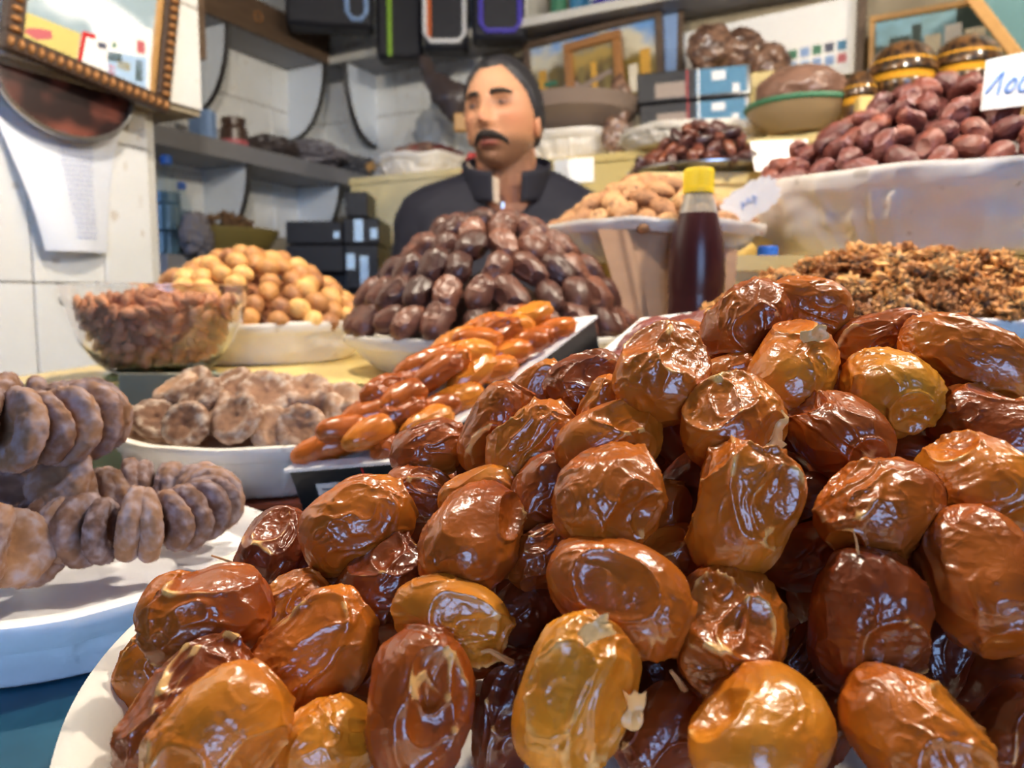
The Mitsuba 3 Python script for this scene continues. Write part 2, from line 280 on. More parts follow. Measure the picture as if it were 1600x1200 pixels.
# the counter: table and steps
def block(name, label, pts, z0, z1, mat_, top=None, lip=.012):
    k = thing(name, label, 'counter')
    poly = sg.Polygon(pts); m = trimesh.creation.extrude_polygon(poly, z1 - lip * 1.6 - z0, engine='earcut'); m.apply_translation([0, 0, z0])
    part(k, 'riser', m, mat_, False)
    m = trimesh.creation.extrude_polygon(poly.buffer(.006, join_style=1), lip * 1.6, engine='earcut'); m.apply_translation([0, 0, z1 - lip * 1.6])
    part(k, 'top', m, top or mat_, False)
    return k
TABLE, STEP1, STEP2, STEP3, STEP4 = 1.055, 1.168, 1.31, 1.478, 1.622
block('display_table', 'teal covered table under the foreground trays', [(-.85, .02), (.95, .02), (.95, .792), (-.85, .792)], 0, TABLE, 'm_teal')
block('counter_step', 'low ochre painted counter step carrying the glass bowl and dark date pyramid', [(-.555, .80), (.95, .80), (.95, 1.36), (.16, 1.36), (-.555, 1.36)], .0, STEP1, 'm_ochre')
block('counter_step', 'ochre painted step at the right behind the bottle and walnuts', [(.185, .968), (1.2, .968), (1.2, 1.36), (.10, 1.36), (.10, 1.17), (.185, 1.17)], STEP1 + .001, STEP2, 'm_ochre')
block('counter_step', 'ochre step under the small dark dates beyond the almonds', [(.23, 1.372), (.54, 1.372), (.54, 1.52), (.23, 1.52)], 0, STEP3, 'm_ochre')
b0 = CORNER - LD * .62 + BD * .06
block('back_ledge', 'tall ochre painted ledge along the back wall behind the man', [tuple((b0 + BD * .57)[:2]), tuple((b0 + BD * 2.9)[:2]), tuple((b0 + BD * 2.9 + LD * .60)[:2]), tuple((b0 + BD * .57 + LD * .60)[:2])], 0, STEP4, 'm_ochre')
k = thing('board', 'red-brown wooden board under the fig tray', 'board')
put(k, cbox(.34, .18, .033, .003, (-.20, .695, TABLE + .0172)), 'm_wood_red', False)
k = thing('panel', 'grey glossy panel leaning below the glass bowl', 'panel')
a = P(172, 585, .775); b = P(398, 585, .775)
mat('m_grey_gloss', srgb(142, 138, 118), .16, clearcoat=.5)
put(k, cbox(b[0] - a[0], .006, .124, .002, ((a[0] + b[0]) / 2, .7885, TABLE + .0625)), 'm_grey_gloss', False)

# shelves on the back walls
LEDGE = sg.Polygon([tuple((b0 + BD * .57)[:2]), tuple((b0 + BD * 2.9)[:2]), tuple((b0 + BD * 2.9 + LD * .60)[:2]), tuple((b0 + BD * .57 + LD * .60)[:2])])
def on_ledge(pts):
    return STEP4 + .001 if any(LEDGE.contains(sg.Point(*p)) for p in pts) else 0.0
def stand(label, c, sx, sy, z1, ang=0.0):
    R = Rot.from_euler('z', ang).as_matrix(); z0 = on_ledge([(R @ [a * sx / 2, b * sy / 2, 0] + np.array([c[0], c[1], 0]))[:2] for a in (-1, 0, 1) for b in (-1, 0, 1)])
    k = thing('stand', label, 'stand'); put(k, tf(cbox(sx, sy, z1 - z0, .003, (0, 0, (z0 + z1) / 2)), mat4(R, (c[0], c[1], 0))), 'm_ochre', False)
def along(o, ax, nx, a0, a1, d0, d1, z0, z1):
    return box_pts([o + ax * a + nx * d + ZUP * z for a in (a0, a1) for d in (d0, d1) for z in (z0, z1)])
SH = 2.13
k = thing('shelf', 'high brown shelf on the left wall under the black bags', 'shelf')
part(k, 'board', along(CORNER, LD, BD, -1.0, -.004, .004, .185, SH, SH + .02), 'm_shelf_grey', False)
part(k, 'fascia', along(CORNER, LD, BD, -1.0, -.19, .186, .20, SH - .004, SH + .105), 'm_wood_brown', False, label='brown front board')
t = np.arange(24) * 2 * np.pi / 24; c = CORNER - LD * .55 + BD * .204 + ZUP * (SH + .05)
part(k, 'ring', tube([c + LD * .016 * math.cos(x) + ZUP * .016 * math.sin(x) for x in np.linspace(0, 2 * np.pi, 25)], .0025, 6, False), 'm_gilt', 30, label='small round ring')
k = thing('shelf', 'high pale shelf on the back wall carrying bags, glasses and blue bowls', 'shelf')
part(k, 'board', along(CORNER, BD, -LD, .202, 3.2, .004, .185, SH, SH + .02), 'm_shelf_grey', False)
part(k, 'edge', along(CORNER, BD, -LD, .20, 3.2, .186, .20, SH - .004, SH + .022), 'm_shelf_pale', False, label='pale front edge')
SL = 1.70
k = thing('shelf', 'grey shelf low on the left wall above the water bottles', 'shelf')
part(k, 'board', along(CORNER, LD, BD, -1.05, -.005, .004, .225, SL, SL + .045), 'm_shelf_grey', False)
part(k, 'edge', along(CORNER, LD, BD, -1.05, -.005, .2255, .235, SL - .004, SL + .05), 'm_shelf_grey', False)
def bracket(label, o, out, side, ztop, w, h, thick=.012):
    """quarter-round bracket standing out along 'out' from the wall, below a shelf"""
    k = thing('shelf_bracket', label, 'bracket')
    a = np.linspace(0, np.pi / 2, 15); curve = [(.004 + (w - .004) * math.cos(x) ** .9, -h * math.sin(x)) for x in a]
    import shapely.geometry as sg
    m = trimesh.creation.extrude_polygon(sg.Polygon([(.004, 0)] + curve), thick, engine='earcut')
    M = np.eye(4); M[:3, 0] = out; M[:3, 1] = ZUP; M[:3, 2] = side; M[:3, 3] = o + ZUP * (ztop - .001)
    if np.linalg.det(M[:3, :3]) < 0: M[:3, 2] *= -1
    part(k, 'panel', m, 'm_bracket', False, M=M)
    e = tube([(x, y, thick / 2) for x, y in curve], .0085, 6)
    part(k, 'edge_strip', e, 'm_black_edge', 40, M=M, label='black edge strip')
bracket('white quarter-round bracket under the brown shelf, half hidden by the tiled header', CORNER - LD * .66, BD, LD, SH, .185, .26)
bracket('white quarter-round bracket under the brown shelf next to the wall corner', CORNER - LD * .20, BD, LD, SH, .185, .26)
bracket('white quarter-round bracket on the back wall, right of the corner', CORNER + BD * .27, -LD, BD, SH, .185, .27)
bracket('white bracket under the low grey shelf, above the basket', CORNER - LD * .62, BD, LD, SL, .215, .26)
bracket('white bracket under the low grey shelf, above the black boxes', CORNER - LD * .16, BD, LD, SL, .215, .22)

# ---------------------------------------------------------------- fruit shapes
_ico = {}
def ico(n):
    if n not in _ico: _ico[n] = trimesh.creation.icosphere(subdivisions=n)
    return _ico[n].vertices.copy(), _ico[n].faces.copy()
def ridged(q, seed, pw=4.0):
    return np.clip(1 - np.abs(2 * noise(q, seed) - 1) * 1.25, 0, 1) ** pw
def date_mesh(L, W, T, seed, sub=4, wrinkle=1.0, dents=3, tone=.5, blunt=2.5, taper=.08, cap=True):
    """one date along x: (mesh, uv). Barrel body, sunken patches with a raised skin edge, wrinkles lengthwise and across, a stem scar"""
    r = np.random.default_rng(seed); d, f = ico(sub)
    x = d[:, 0]; rad = np.sqrt(np.clip(1 - x * x, 0, 1)) + 1e-9; th = np.arctan2(d[:, 2], d[:, 1])
    s = np.sign(x) * np.abs(np.sin(np.arcsin(np.clip(x, -1, 1)))) ; e = blunt
    k = (np.abs(s) ** e + rad ** e) ** (-1 / e)
    p = d * k[:, None]; n0 = d.copy()
    p[:, 1:] *= (1 + taper * p[:, :1] - .04 * p[:, :1] ** 2)
    off = r.uniform(-50, 50, 3); S = np.array([L / 2, W / 2, T / 2]); q = p * S; h = np.zeros(len(p)); v = np.zeros(len(p)) + .25
    nn = p / S; nn /= np.linalg.norm(nn, axis=1, keepdims=True)
    h += (fbm(q * 45 + off, 2, seed % 97) - .5) * W * .16
    for i in range(dents):
        c = r.normal(size=3); c /= np.linalg.norm(c); c[0] *= .6; c /= np.linalg.norm(c)
        ang = np.arccos(np.clip(d @ c, -1, 1)) + (noise(q * 110 + off + i, 11) - .5) * .35
        a = r.uniform(.38, .72); dp = r.uniform(.05, .12) * W
        t = ang / a
        h -= dp * np.clip(1 - t ** 2, 0, 1) ** .7
        h += .022 * W * np.exp(-((t - 1.02) / .10) ** 2) * wrinkle
        v += .40 * np.exp(-((t - 1.0) / .12) ** 2) * (noise(q * 160 + off, 5) > .35)
    mask = np.clip((fbm(q * 60 + off + 9, 2, 3) - .36) * 4.5, 0, 1)
    warp = (np.stack([fbm(q * 75 + off + 20 * j, 2, 40 + j) for j in range(3)], -1) - .5) * 3.2
    lng = np.column_stack([q[:, 0] * 60, q[:, 1] * 170, q[:, 2] * 170]) + warp + off
    w1 = ridged(lng, 21, 3.2); w2 = ridged(q * 260 + warp * 1.5 + off, 22, 3)
    h += wrinkle * (mask * (w1 * .00085 + w2 * .00030) + .00025 * w1)
    v += mask * w1 * .30 * wrinkle
    if cap:
        t = np.clip((x - .90) / .1, 0, 1); h += -.0016 * np.clip((x - .93) / .07, 0, 1); h += .0013 * np.exp(-((x - .91) / .022) ** 2)
        v += .5 * t
    h += .00010 * (noise(q * 700 + off, 8) - .5) * wrinkle
    out = q + nn * h[:, None]
    m = trimesh.Trimesh(out, f, process=False)
    return m, np.column_stack([np.clip(tone + (fbm(q * 50 + off + 5, 2, 9) - .5) * .55, 0, 1), np.clip(v, 0, 1)])
def nut_mesh(L, W, T, seed, tone, sub=3, lump=.10, point=0.0, pit=0.0, freq=70):
    r = np.random.default_rng(seed); d, f = ico(sub); off = r.uniform(-50, 50, 3); S = np.array([L, W, T]) / 2
    p = d.copy()
    if point: p[:, 1:] *= (1 - point * np.clip(p[:, :1], 0, 1) ** 1.5)
    q = p * S; h = (fbm(q * freq + off, 2, 5) - .5) * lump * W
    v = .3 + .5 * (fbm(q * 120 + off, 2, 6) - .3)
    if pit:
        w = noise(q * 420 + off, 3); h -= pit * np.clip(.45 - w, 0, 1); v += np.clip(.42 - w, 0, 1) * 2.5
    q = q + d * h[:, None]
    return trimesh.Trimesh(q, f, process=False), np.column_stack([np.full(len(q), tone), np.clip(v, 0, 1)])
def walnut_mesh(seed, tone):
    """half kernel: flat-ish oval split into two lobes with brain-like folds"""
    r = np.random.default_rng(seed); d, f = ico(4); off = r.uniform(-50, 50, 3); S = np.array([.031, .025, .017]) / 2
    q = d * S; wp = (np.stack([noise(q * 190 + off + 7 * j, 4) for j in range(3)], -1) - .5) * 3.2
    fold = np.abs(2 * noise(q * 240 + off + wp, 2) - 1)
    groove = np.exp(-(q[:, 1] / .0017) ** 2) * (d[:, 2] > -.3)
    h = (fold - .38) * .0085 - .0055 * groove + (fbm(q * 80 + off, 2, 3) - .5) * .004
    v = np.clip(.95 - 1.9 * fold + .45 * groove, 0, 1)
    return trimesh.Trimesh(q + d * h[:, None], f, process=False), np.column_stack([np.clip(tone + (fbm(q * 90 + off, 2, 1) - .5) * .5, 0, 1), v])
def fig_mesh(seed, tone, D=.041, thick=.0155, open_=.3):
    """dried fig pressed to a disc about z: dimple in each face, puckered rim"""
    r = np.random.default_rng(seed); d, f = ico(4); off = r.uniform(-50, 50, 3)
    rho = np.sqrt(d[:, 0] ** 2 + d[:, 1] ** 2); e = 3.0
    k = (rho ** e + np.abs(d[:, 2]) ** e) ** (-1 / e); p = d * k[:, None]
    rr = np.sqrt(p[:, 0] ** 2 + p[:, 1] ** 2); th = np.arctan2(p[:, 1], p[:, 0])
    q = p * np.array([D / 2, D / 2 * r.uniform(.88, 1), thick / 2])
    sink = np.exp(-(rr / (open_ * 1.25)) ** 4) * thick * .26 + np.exp(-(rr / .14) ** 2) * thick * .16
    q[:, 2] -= np.sign(p[:, 2]) * sink * np.clip(np.abs(p[:, 2]) * 2, 0, 1)
    cr = np.stack([np.cos(th) * 3, np.sin(th) * 3, rr * 1.2], -1) + off
    h = (fbm(q * 95 + off, 3, 2) - .5) * .0030 + ridged(cr * 1.5, 3, 3) * .0010 + (fbm(q * 330 + off, 2, 4) - .5) * .0012
    q = q + d * h[:, None]; q[:, 2] += (noise(np.column_stack([q[:, :2] * 40, q[:, 2] * 0]) + off, 9) - .5) * .006
    v = np.clip(.34 + 1.2 * (fbm(q * 230 + off, 3, 6) - .42) - .42 * np.exp(-(rr / (open_ * 1.1)) ** 3) + .12 * np.exp(-((rr - .8) / .2) ** 2), 0, 1)
    return trimesh.Trimesh(q, f, process=False), np.column_stack([np.clip(tone + (fbm(q * 120 + off, 2, 8) - .5) * .8, 0, 1), v])

def variants(n, make, mat_):
    """n shapes of one kind as shared ply dicts"""
    out = []
    for i in range(n):
        m, uv = make(i); out.append(mikit.ply(m, mat_, smooth=True, uv=uv))
    return out

# ---------------------------------------------------------------- trays and heaps
def tray(key, c, z0, z1, rb, rt, seed, ell=1.0, rot=0.0, pleat=.004, wave=.002, n=288, lip=.006, mat_='m_paper', name='paper_cover', npl=18, clean=False):
    """round tray wrapped in white paper: pleated side, rolled rim, flat inside; one closed mesh"""
    r = np.random.default_rng(seed); a = np.arange(n) * 2 * np.pi / n
    h = z1 - z0
    prof = [(0, z0, 0), (rb * .97, z0, 0), (rb, z0 + .002, .3), (rb + (rt - rb) * .45, z0 + h * .35, 1), (rb + (rt - rb) * .8, z0 + h * .7, .9), (rt - .001, z1 - lip * 1.6, .5), (rt + lip * .5, z1 - lip * .7, .15), (rt + lip * .35, z1 - .001, .1),
            (rt - lip * .4, z1 + .0005, .1), (rt - lip * 1.3, z1 - lip * .6, .2), (rt - lip * 1.6, z1 - lip * 1.5, .2), (0, z1 - lip * 1.7, 0)]
    # finer steps on the side
    pr = []
    for i in range(len(prof) - 1):
        A, B = np.array(prof[i]), np.array(prof[i + 1]); m = 5 if i in (2, 3, 4) else 1
        pr += [tuple(A + (B - A) * k / m) for k in range(m)]
    pr.append(prof[-1]); V = []
    for rad, z, w in pr:
        q = np.stack([np.cos(a) * npl / 6.28, np.sin(a) * npl / 6.28, np.full(n, (z - z0) * 9)], -1)
        pl = ((ridged(q + seed, 3, 2.0) - .35) * .8 + (ridged(np.stack([np.cos(a) * npl / 3.1, np.sin(a) * npl / 3.1, np.full(n, (z - z0) * 4)], -1) + seed + 5, 9, 5.0) - .15) * .7) * pleat * w + (noise(q * .35 + seed, 5) - .5) * wave * 2 * (rad > 0)
        pl += (fbm(np.stack([np.cos(a) * 5, np.sin(a) * 5, np.full(n, z * 60)], -1) + seed, 2, 7) - .5) * pleat * w * 1.4
        dz = (noise(np.stack([np.cos(a) * 3, np.sin(a) * 3, a * 0], -1) + seed, 8) - .5) * wave * 2 * (z > z0 + h * .5) * (rad > 0)
        V.append(np.stack([(rad + pl) * np.cos(a), (rad + pl) * np.sin(a) * ell, z + dz], -1))
    V = np.concatenate(V); L = len(pr)
    i, j = np.meshgrid(np.arange(L - 1), np.arange(n), indexing='ij')
    q = np.stack([i * n + j, i * n + (j + 1) % n, (i + 1) * n + (j + 1) % n, (i + 1) * n + j], -1).reshape(-1, 4)
    m = trimesh.Trimesh(V, np.vstack([q[:, [0, 1, 2]], q[:, [0, 2, 3]]]), process=False)
    m.merge_vertices(); m.update_faces(m.nondegenerate_faces()); m.remove_unreferenced_vertices()
    m.apply_transform(trimesh.transformations.rotation_matrix(rot, [0, 0, 1])); m.apply_translation([c[0], c[1], 0])
    return put(key, m, mat_, 50)
def facing(pt, nrm):
    v = CAM - pt; return (v / np.linalg.norm(v)) @ nrm
def core(key, c, z, R, H, pw, mat_, label, ell=1.0, tone=.15):
    """the rest of the heap below its outer pieces: lumpy, seen only in the gaps"""
    rr = np.linspace(0, 1, 14); a = np.arange(48) * 2 * np.pi / 48; V = []
    for t in rr:
        zz = z + H * (1 - t ** pw); x, y = R * t * np.cos(a), R * t * np.sin(a) * ell
        b = (noise(np.stack([x * 60, y * 60, x * 0 + zz * 60], -1), 3) - .5) * .008
        V.append(np.stack([x * (1 + b * 2), y * (1 + b * 2), zz + b * (t < .98)], -1))
    V.append(np.stack([R * np.cos(a) * 0, R * np.sin(a) * 0, np.full(48, z - .002)], -1)); V = np.concatenate(V); L = len(rr) + 1; n = 48
    i, j = np.meshgrid(np.arange(L - 1), np.arange(n), indexing='ij')
    q = np.stack([i * n + j, (i + 1) * n + j, (i + 1) * n + (j + 1) % n, i * n + (j + 1) % n], -1).reshape(-1, 4)
    m = trimesh.Trimesh(V, np.vstack([q[:, [0, 1, 2]], q[:, [0, 2, 3]]]), process=False); m.merge_vertices(); m.update_faces(m.nondegenerate_faces()); m.remove_unreferenced_vertices()
    m.apply_translation([c[0], c[1], 0])
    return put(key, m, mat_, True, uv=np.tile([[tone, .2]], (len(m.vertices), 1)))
def heap(name, category, c, z, R, H, pw, space, shapes, seed, group, fmt, row_px, lean='any', ell=1.0, face=-.25, rise=.3, jitter=.25, scale=(.9, 1.1), keep=lambda p: True, tries=9000):
    """pieces scattered over a mound at least 'space' apart; only the side that can be seen"""
    r = np.random.default_rng(seed); pts, nrms = [], []
    for _ in range(tries):
        t = math.sqrt(r.random()); a = r.uniform(0, 2 * np.pi); x, y = R * t * math.cos(a), R * t * math.sin(a) * ell
        zz = z + H * (1 - t ** pw) + space * rise + r.normal() * space * .08
        g = H * pw * t ** (pw - 1) / R; n = np.array([math.cos(a) * g, math.sin(a) * g, 1.0]); n /= np.linalg.norm(n)
        p = np.array([c[0] + x, c[1] + y, zz])
        if facing(p, n) < face or not keep(p): continue
        if pts and np.min(np.linalg.norm(np.array(pts) - p, axis=1)) < space: continue
        pts.append(p); nrms.append(n)
    items = []
    for i, (p, n) in enumerate(zip(pts, nrms)):
        r = np.random.default_rng(seed * 1000 + i)
        tang = np.cross(n, r.normal(size=3)) if lean == 'any' else np.array([0, 0, 1.0]) - n * n[2] + r.normal(size=3) * jitter
        tang = tang / np.linalg.norm(tang); M = frame_of(tang, n + r.normal(size=3) * jitter, p); M[:3, :3] *= r.uniform(*scale)
        items.append((M, shapes[int(r.integers(len(shapes)))]))
    place_all(name, category, group, items, fmt, row_px)

# ---------------------------------------------------------------- the big pile of amber dates
k = thing('tray', 'white paper-lined round tray under the big foreground pile of amber dates', 'tray')
tray(k, (.126, .326), TABLE + .001, 1.118, .258, .280, 3, pleat=.003, wave=.0015, lip=.009)
AMBER = [  # px, py, long, wide (pixels), angle, depth (None: from the width), tone, label
    (1165, 508, 142, 116, 52, .325, .42, 'dark amber date at the top of the pile with a long bright-edged groove', 3),
    (1258, 484, 130, 98, -14, .345, .62, 'honey-brown date at the very top of the pile, in front of the walnuts', 2),
    (1237, 582, 146, 128, 66, .303, .80, 'pale caramel date with ridges and a skin flake on top, under the two topmost dates', 2),
    (1372, 533, 132, 92, 18, .335, .38, 'dark split amber date just right of the topmost dates', 3),
    (1508, 558, 200, 124, -27, .302, .55, 'long caramel date at the upper right with a curled dent at its lower end', 3),
    (1388, 608, 140, 126, -48, .300, .92, 'golden round date with a small nub at its lower right end', 2),
    (1306, 680, 145, 128, -36, .290, .34, 'reddish brown wrinkled date left below the golden nubbed date', 2),
    (1145, 658, 150, 138, 28, .278, .60, 'amber date with a torn skin flap at its right side', 4),
    (1036, 586, 146, 132, 70, .292, .58, 'big round date with a flat wrinkled top, right of the flattened dark one', 3),
    (1088, 548, 105, 86, -35, .330, .60, 'light brown date peeping out behind the flat-topped round date', 2),
    (915, 603, 122, 104, 14, .325, .30, 'dark date with a flattened crinkled top at the left shoulder of the pile', 4),
    (1545, 676, 170, 132, -30, .285, .36, 'brown date with a purple patch near the right edge of the picture', 3),
    (1426, 714, 104, 80, 15, .305, .32, 'small brown date tucked below the golden nubbed date', 2),
    (1530, 765, 176, 150, -42, .254, .70, 'amber date with a small dark spot at the right side of the pile', 2),
    (1376, 795, 172, 156, 35, .245, .46, 'shiny date with rings of creases on its lower right side', 4),
    (1156, 798, 205, 148, 76, .250, .60, 'big upright date with wrinkles in the middle of the pile', 4),
    (958, 780, 184, 152, 46, .246, .48, 'big wrinkled reddish amber date left of the upright one', 3),
    (955, 693, 152, 120, 30, .282, .62, 'caramel date with fine ripples above the big wrinkled one', 3),
    (833, 700, 154, 116, 40, .300, .70, 'caramel date with an oval groove on its upper left side', 2),
    (779, 672, 146, 104, 62, .325, .48, 'brown date with deep folds behind the oval-grooved caramel date', 4),
    (671, 704, 122, 92, 24, .345, .40, 'brown date with a flat cut face at the left shoulder of the pile', 3),
    (838, 607, 98, 66, 42, .365, .72, 'small yellow-amber date behind the flattened dark one', 1),
    (655, 771, 108, 78, -10, .338, .40, 'dark orange date lying level below the cut-faced date', 3),
    (852, 772, 138, 92, 54, .292, .36, 'dark amber date squeezed behind the big wrinkled one', 2),
    (735, 838, 172, 146, 60, .255, .44, 'smooth brown date with one round bluish highlight', 2),
    (744, 775, 124, 84, 26, .295, .78, 'date with a golden edge behind the smooth round-highlight date', 1),
    (852, 868, 128, 90, 30, .272, .50, 'amber date with a split lengthwise, right of the smooth one', 3),
    (558, 820, 176, 132, 26, .276, .60, 'two-lobed honey date at the left of the pile', 3),
    (568, 775, 80, 62, 20, .318, .50, 'little brown date behind the two-lobed one', 2),
    (428, 856, 112, 94, 60, .318, .14, 'dark mahogany date at the left edge of the pile with a dry stalk beside it', 3),
    (598, 915, 156, 112, 44, .274, .16, 'dark reddish shrivelled date with a sunken pale top', 4),
    (962, 922, 224, 150, -26, .235, .56, 'large pointed amber date with a bluish glint at its right end', 3),
    (707, 968, 178, 124, -20, .250, .84, 'golden amber date lying across, below the smooth brown one', 2),
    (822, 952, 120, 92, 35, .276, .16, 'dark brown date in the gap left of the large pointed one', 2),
    (324, 965, 180, 140, 12, .255, .34, 'brown date with a pale round scar at the left edge of the pile', 2),
    (262, 946, 100, 84, 50, .290, .62, 'orange date behind the pale-scarred one', 2),
    (230, 1042, 120, 88, 68, .275, .62, 'wrinkled orange date at the far left, touching the white tray', 3),
    (482, 1032, 232, 150, 40, .234, .58, 'long plump amber date with a seam along it', 3),
    (452, 966, 150, 106, 48, .262, .72, 'pale date behind the long seamed one', 2),
    (288, 1104, 224, 128, 46, .242, .22, 'reddish brown date at the lower left beside the white tray', 2),
    (332, 1160, 240, 168, 40, .213, .68, 'bright amber date in the lower left corner of the pile', 3),
    (655, 1100, 222, 158, 80, .225, .30, 'reddish amber date standing upright at the bottom', 4),
    (512, 1162, 150, 124, 30, .232, .80, 'pale yellowish date low between two large amber ones', 2),
    (899, 1088, 238, 172, 66, .212, .95, 'golden yellow date with a ring-shaped end, bottom centre', 3),
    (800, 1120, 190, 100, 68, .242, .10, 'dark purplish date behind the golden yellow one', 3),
    (1136, 990, 188, 166, 82, .230, .56, 'amber date with a square bluish glint, right of the large pointed one', 3),
    (1355, 974, 222, 164, 80, .226, .22, 'dark red upright date with pale scars at the lower right', 3),
    (1184, 1150, 212, 192, 60, .204, .84, 'smooth golden date at the bottom with one round white highlight', 1),
    (1040, 1150, 160, 112, 52, .228, .30, 'dark date with a sparkling crusted end and a stub of stalk', 3),
    (1428, 1155, 222, 176, -42, .203, .68, 'amber date with a pale seam at the bottom right', 3),
    (1576, 1150, 180, 110, 62, .216, .24, 'dark red date in the lower right corner', 2),
    (1532, 898, 204, 164, -68, .228, .42, 'brown date with a curved dent at the right edge', 2),
    (1262, 872, 130, 96, 20, .272, .40, 'amber date half hidden below the shiny creased one', 2),
    (1272, 790, 120, 80, 30, .285, .18, 'dark brown date left of the shiny creased one', 3),
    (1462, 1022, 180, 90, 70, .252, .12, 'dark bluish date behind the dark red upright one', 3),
    (1290, 1130, 130, 90, 70, .236, .22, 'dark date right of the smooth golden one', 2),
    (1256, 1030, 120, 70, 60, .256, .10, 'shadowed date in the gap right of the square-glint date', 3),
    (1050, 858, 110, 72, 10, .272, .36, 'dark amber date under the big wrinkled one', 2),
    (1046, 798, 90, 62, 80, .282, .50, 'thin visible slice of an amber date between the two biggest dates', 2),
    (508, 918, 100, 72, 20, .296, .45, 'brown date under the two-lobed one', 2),
    (1590, 575, 90, 90, 60, .320, .58, 'date cut by the right edge of the picture at the upper right', 2),
    (1606, 640, 80, 76, 60, .310, .22, 'dark brown date at the right edge', 2),
    (1140, 588, 90, 66, 20, .318, .74, 'pale date in the gap under the dark grooved one', 2),
    (944, 634, 90, 64, 50, .318, .72, 'pale sliver of a date left of the flat-topped round one', 2),
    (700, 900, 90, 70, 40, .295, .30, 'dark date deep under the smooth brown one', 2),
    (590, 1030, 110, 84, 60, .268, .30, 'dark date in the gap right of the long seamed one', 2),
]
def amber_frame(px, py, l, w, ang, d, i):
    W = w * d / FPX; ap = l * d / FPX; L = max(ap, 1.32 * W); c2 = np.clip((ap ** 2 - W ** 2) / max(L ** 2 - W ** 2, 1e-9), .05, 1)
    c = math.sqrt(c2); s = math.sqrt(1 - c2); a = math.radians(ang)
    ctr = P(px, py, d); F = ctr - CAM; F /= np.linalg.norm(F); R = np.cross(F, UP); R /= np.linalg.norm(R); U = np.cross(R, F)
    X = c * (math.cos(a) * R + math.sin(a) * U) + s * F * (1 if math.sin(a) > -.1 else -1)
    return ctr, X, L, W
def touching(A, B):
    """how far two ellipsoids run into each other along the line between their centres"""
    dv = B[0] - A[0]; D = np.linalg.norm(dv); u = dv / D
    def sup(E):
        c = u @ E[1]; return math.sqrt((E[2] / 2 * c) ** 2 + (E[3] / 2) ** 2 * (1 - c * c))
    return sup(A) * .96 + sup(B) * .96 - D, u
dep = [a[5] for a in AMBER]
for it in range(60):                                                         # settle: of two dates that run into each other the nearer comes forward, the farther sinks back
    E = [amber_frame(*a[:5], d, 0) for a, d in zip(AMBER, dep)]; new = list(dep); worst = 0
    for i in range(len(E)):
        for j in range(i + 1, len(E)):
            if np.linalg.norm(E[i][0] - E[j][0]) > .06: continue
            o, u = touching(E[i], E[j])
            if o > .0012:
                worst = max(worst, o); n_, f_ = (i, j) if dep[i] < dep[j] else (j, i)
                st = min(o * .35, .0016); new[n_] -= st * .25; new[f_] += st * .75
    dep = [min(max(n, a[5] * .96), a[5] * 1.16) for n, a in zip(new, AMBER)]
amber_keys, amber_E = [], []
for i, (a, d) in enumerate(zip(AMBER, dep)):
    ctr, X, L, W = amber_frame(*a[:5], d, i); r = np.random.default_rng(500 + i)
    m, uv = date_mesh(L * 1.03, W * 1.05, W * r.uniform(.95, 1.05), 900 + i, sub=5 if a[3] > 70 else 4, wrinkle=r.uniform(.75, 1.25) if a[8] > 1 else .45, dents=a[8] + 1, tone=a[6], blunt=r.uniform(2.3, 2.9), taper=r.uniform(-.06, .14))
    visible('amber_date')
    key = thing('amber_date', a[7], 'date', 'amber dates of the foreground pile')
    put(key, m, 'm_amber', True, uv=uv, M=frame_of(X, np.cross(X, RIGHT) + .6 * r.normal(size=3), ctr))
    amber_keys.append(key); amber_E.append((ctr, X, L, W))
# dates of the second layer, dark in the gaps
r = np.random.default_rng(77)
inner = []
from shapely.geometry import Polygon, Point
PILE = Polygon([(215, 1000), (300, 940), (390, 930), (450, 860), (540, 800), (640, 770), (690, 720), (760, 690), (860, 630), (960, 600), (1100, 560), (1180, 510), (1290, 500), (1400, 560), (1520, 580), (1640, 620), (1640, 1300), (230, 1300)]).buffer(-30)
for gy in range(0, 9):
    for gx in range(0, 17):
        px, py = 240 + gx * 88 + (gy % 2) * 44 + r.uniform(-14, 14), 600 + gy * 78 + r.uniform(-10, 10)
        near = [(math.hypot(px - a[0], py - a[1]), d) for a, d in zip(AMBER, dep)]; near.sort()
        ang, tone, sd = r.uniform(0, 180), r.uniform(.05, .4), int(r.integers(1e6))
        if not PILE.contains(Point(px, py)) or px > 1620: continue
        d = np.mean([x[1] for x in near[:4]]) + .030
        w = .0275 / d * FPX; cand = amber_frame(px, py, w * 1.35, w, ang, d, 0)
        for _ in range(40):
            o = max([touching(cand, e)[0] for e in amber_E if np.linalg.norm(e[0] - cand[0]) < .07] + [0])
            if o < .0012: break
            d += min(o, .003) * .6; cand = amber_frame(px, py, .0275 / d * FPX * 1.35, .0275 / d * FPX, ang, d, 0)
        amber_E.append(cand)
        m, uv = date_mesh(cand[2], cand[3], cand[3] * .95, sd, sub=3, wrinkle=.6, dents=2, tone=tone)
        inner.append((frame_of(cand[1], None, cand[0]), mikit.ply(m, 'm_amber', smooth=True, uv=uv)))
place_all('amber_date', 'date', 'amber dates of the foreground pile', inner, lambda a, b: f'dark date deep in the amber pile, {b} in the {a}', 90)
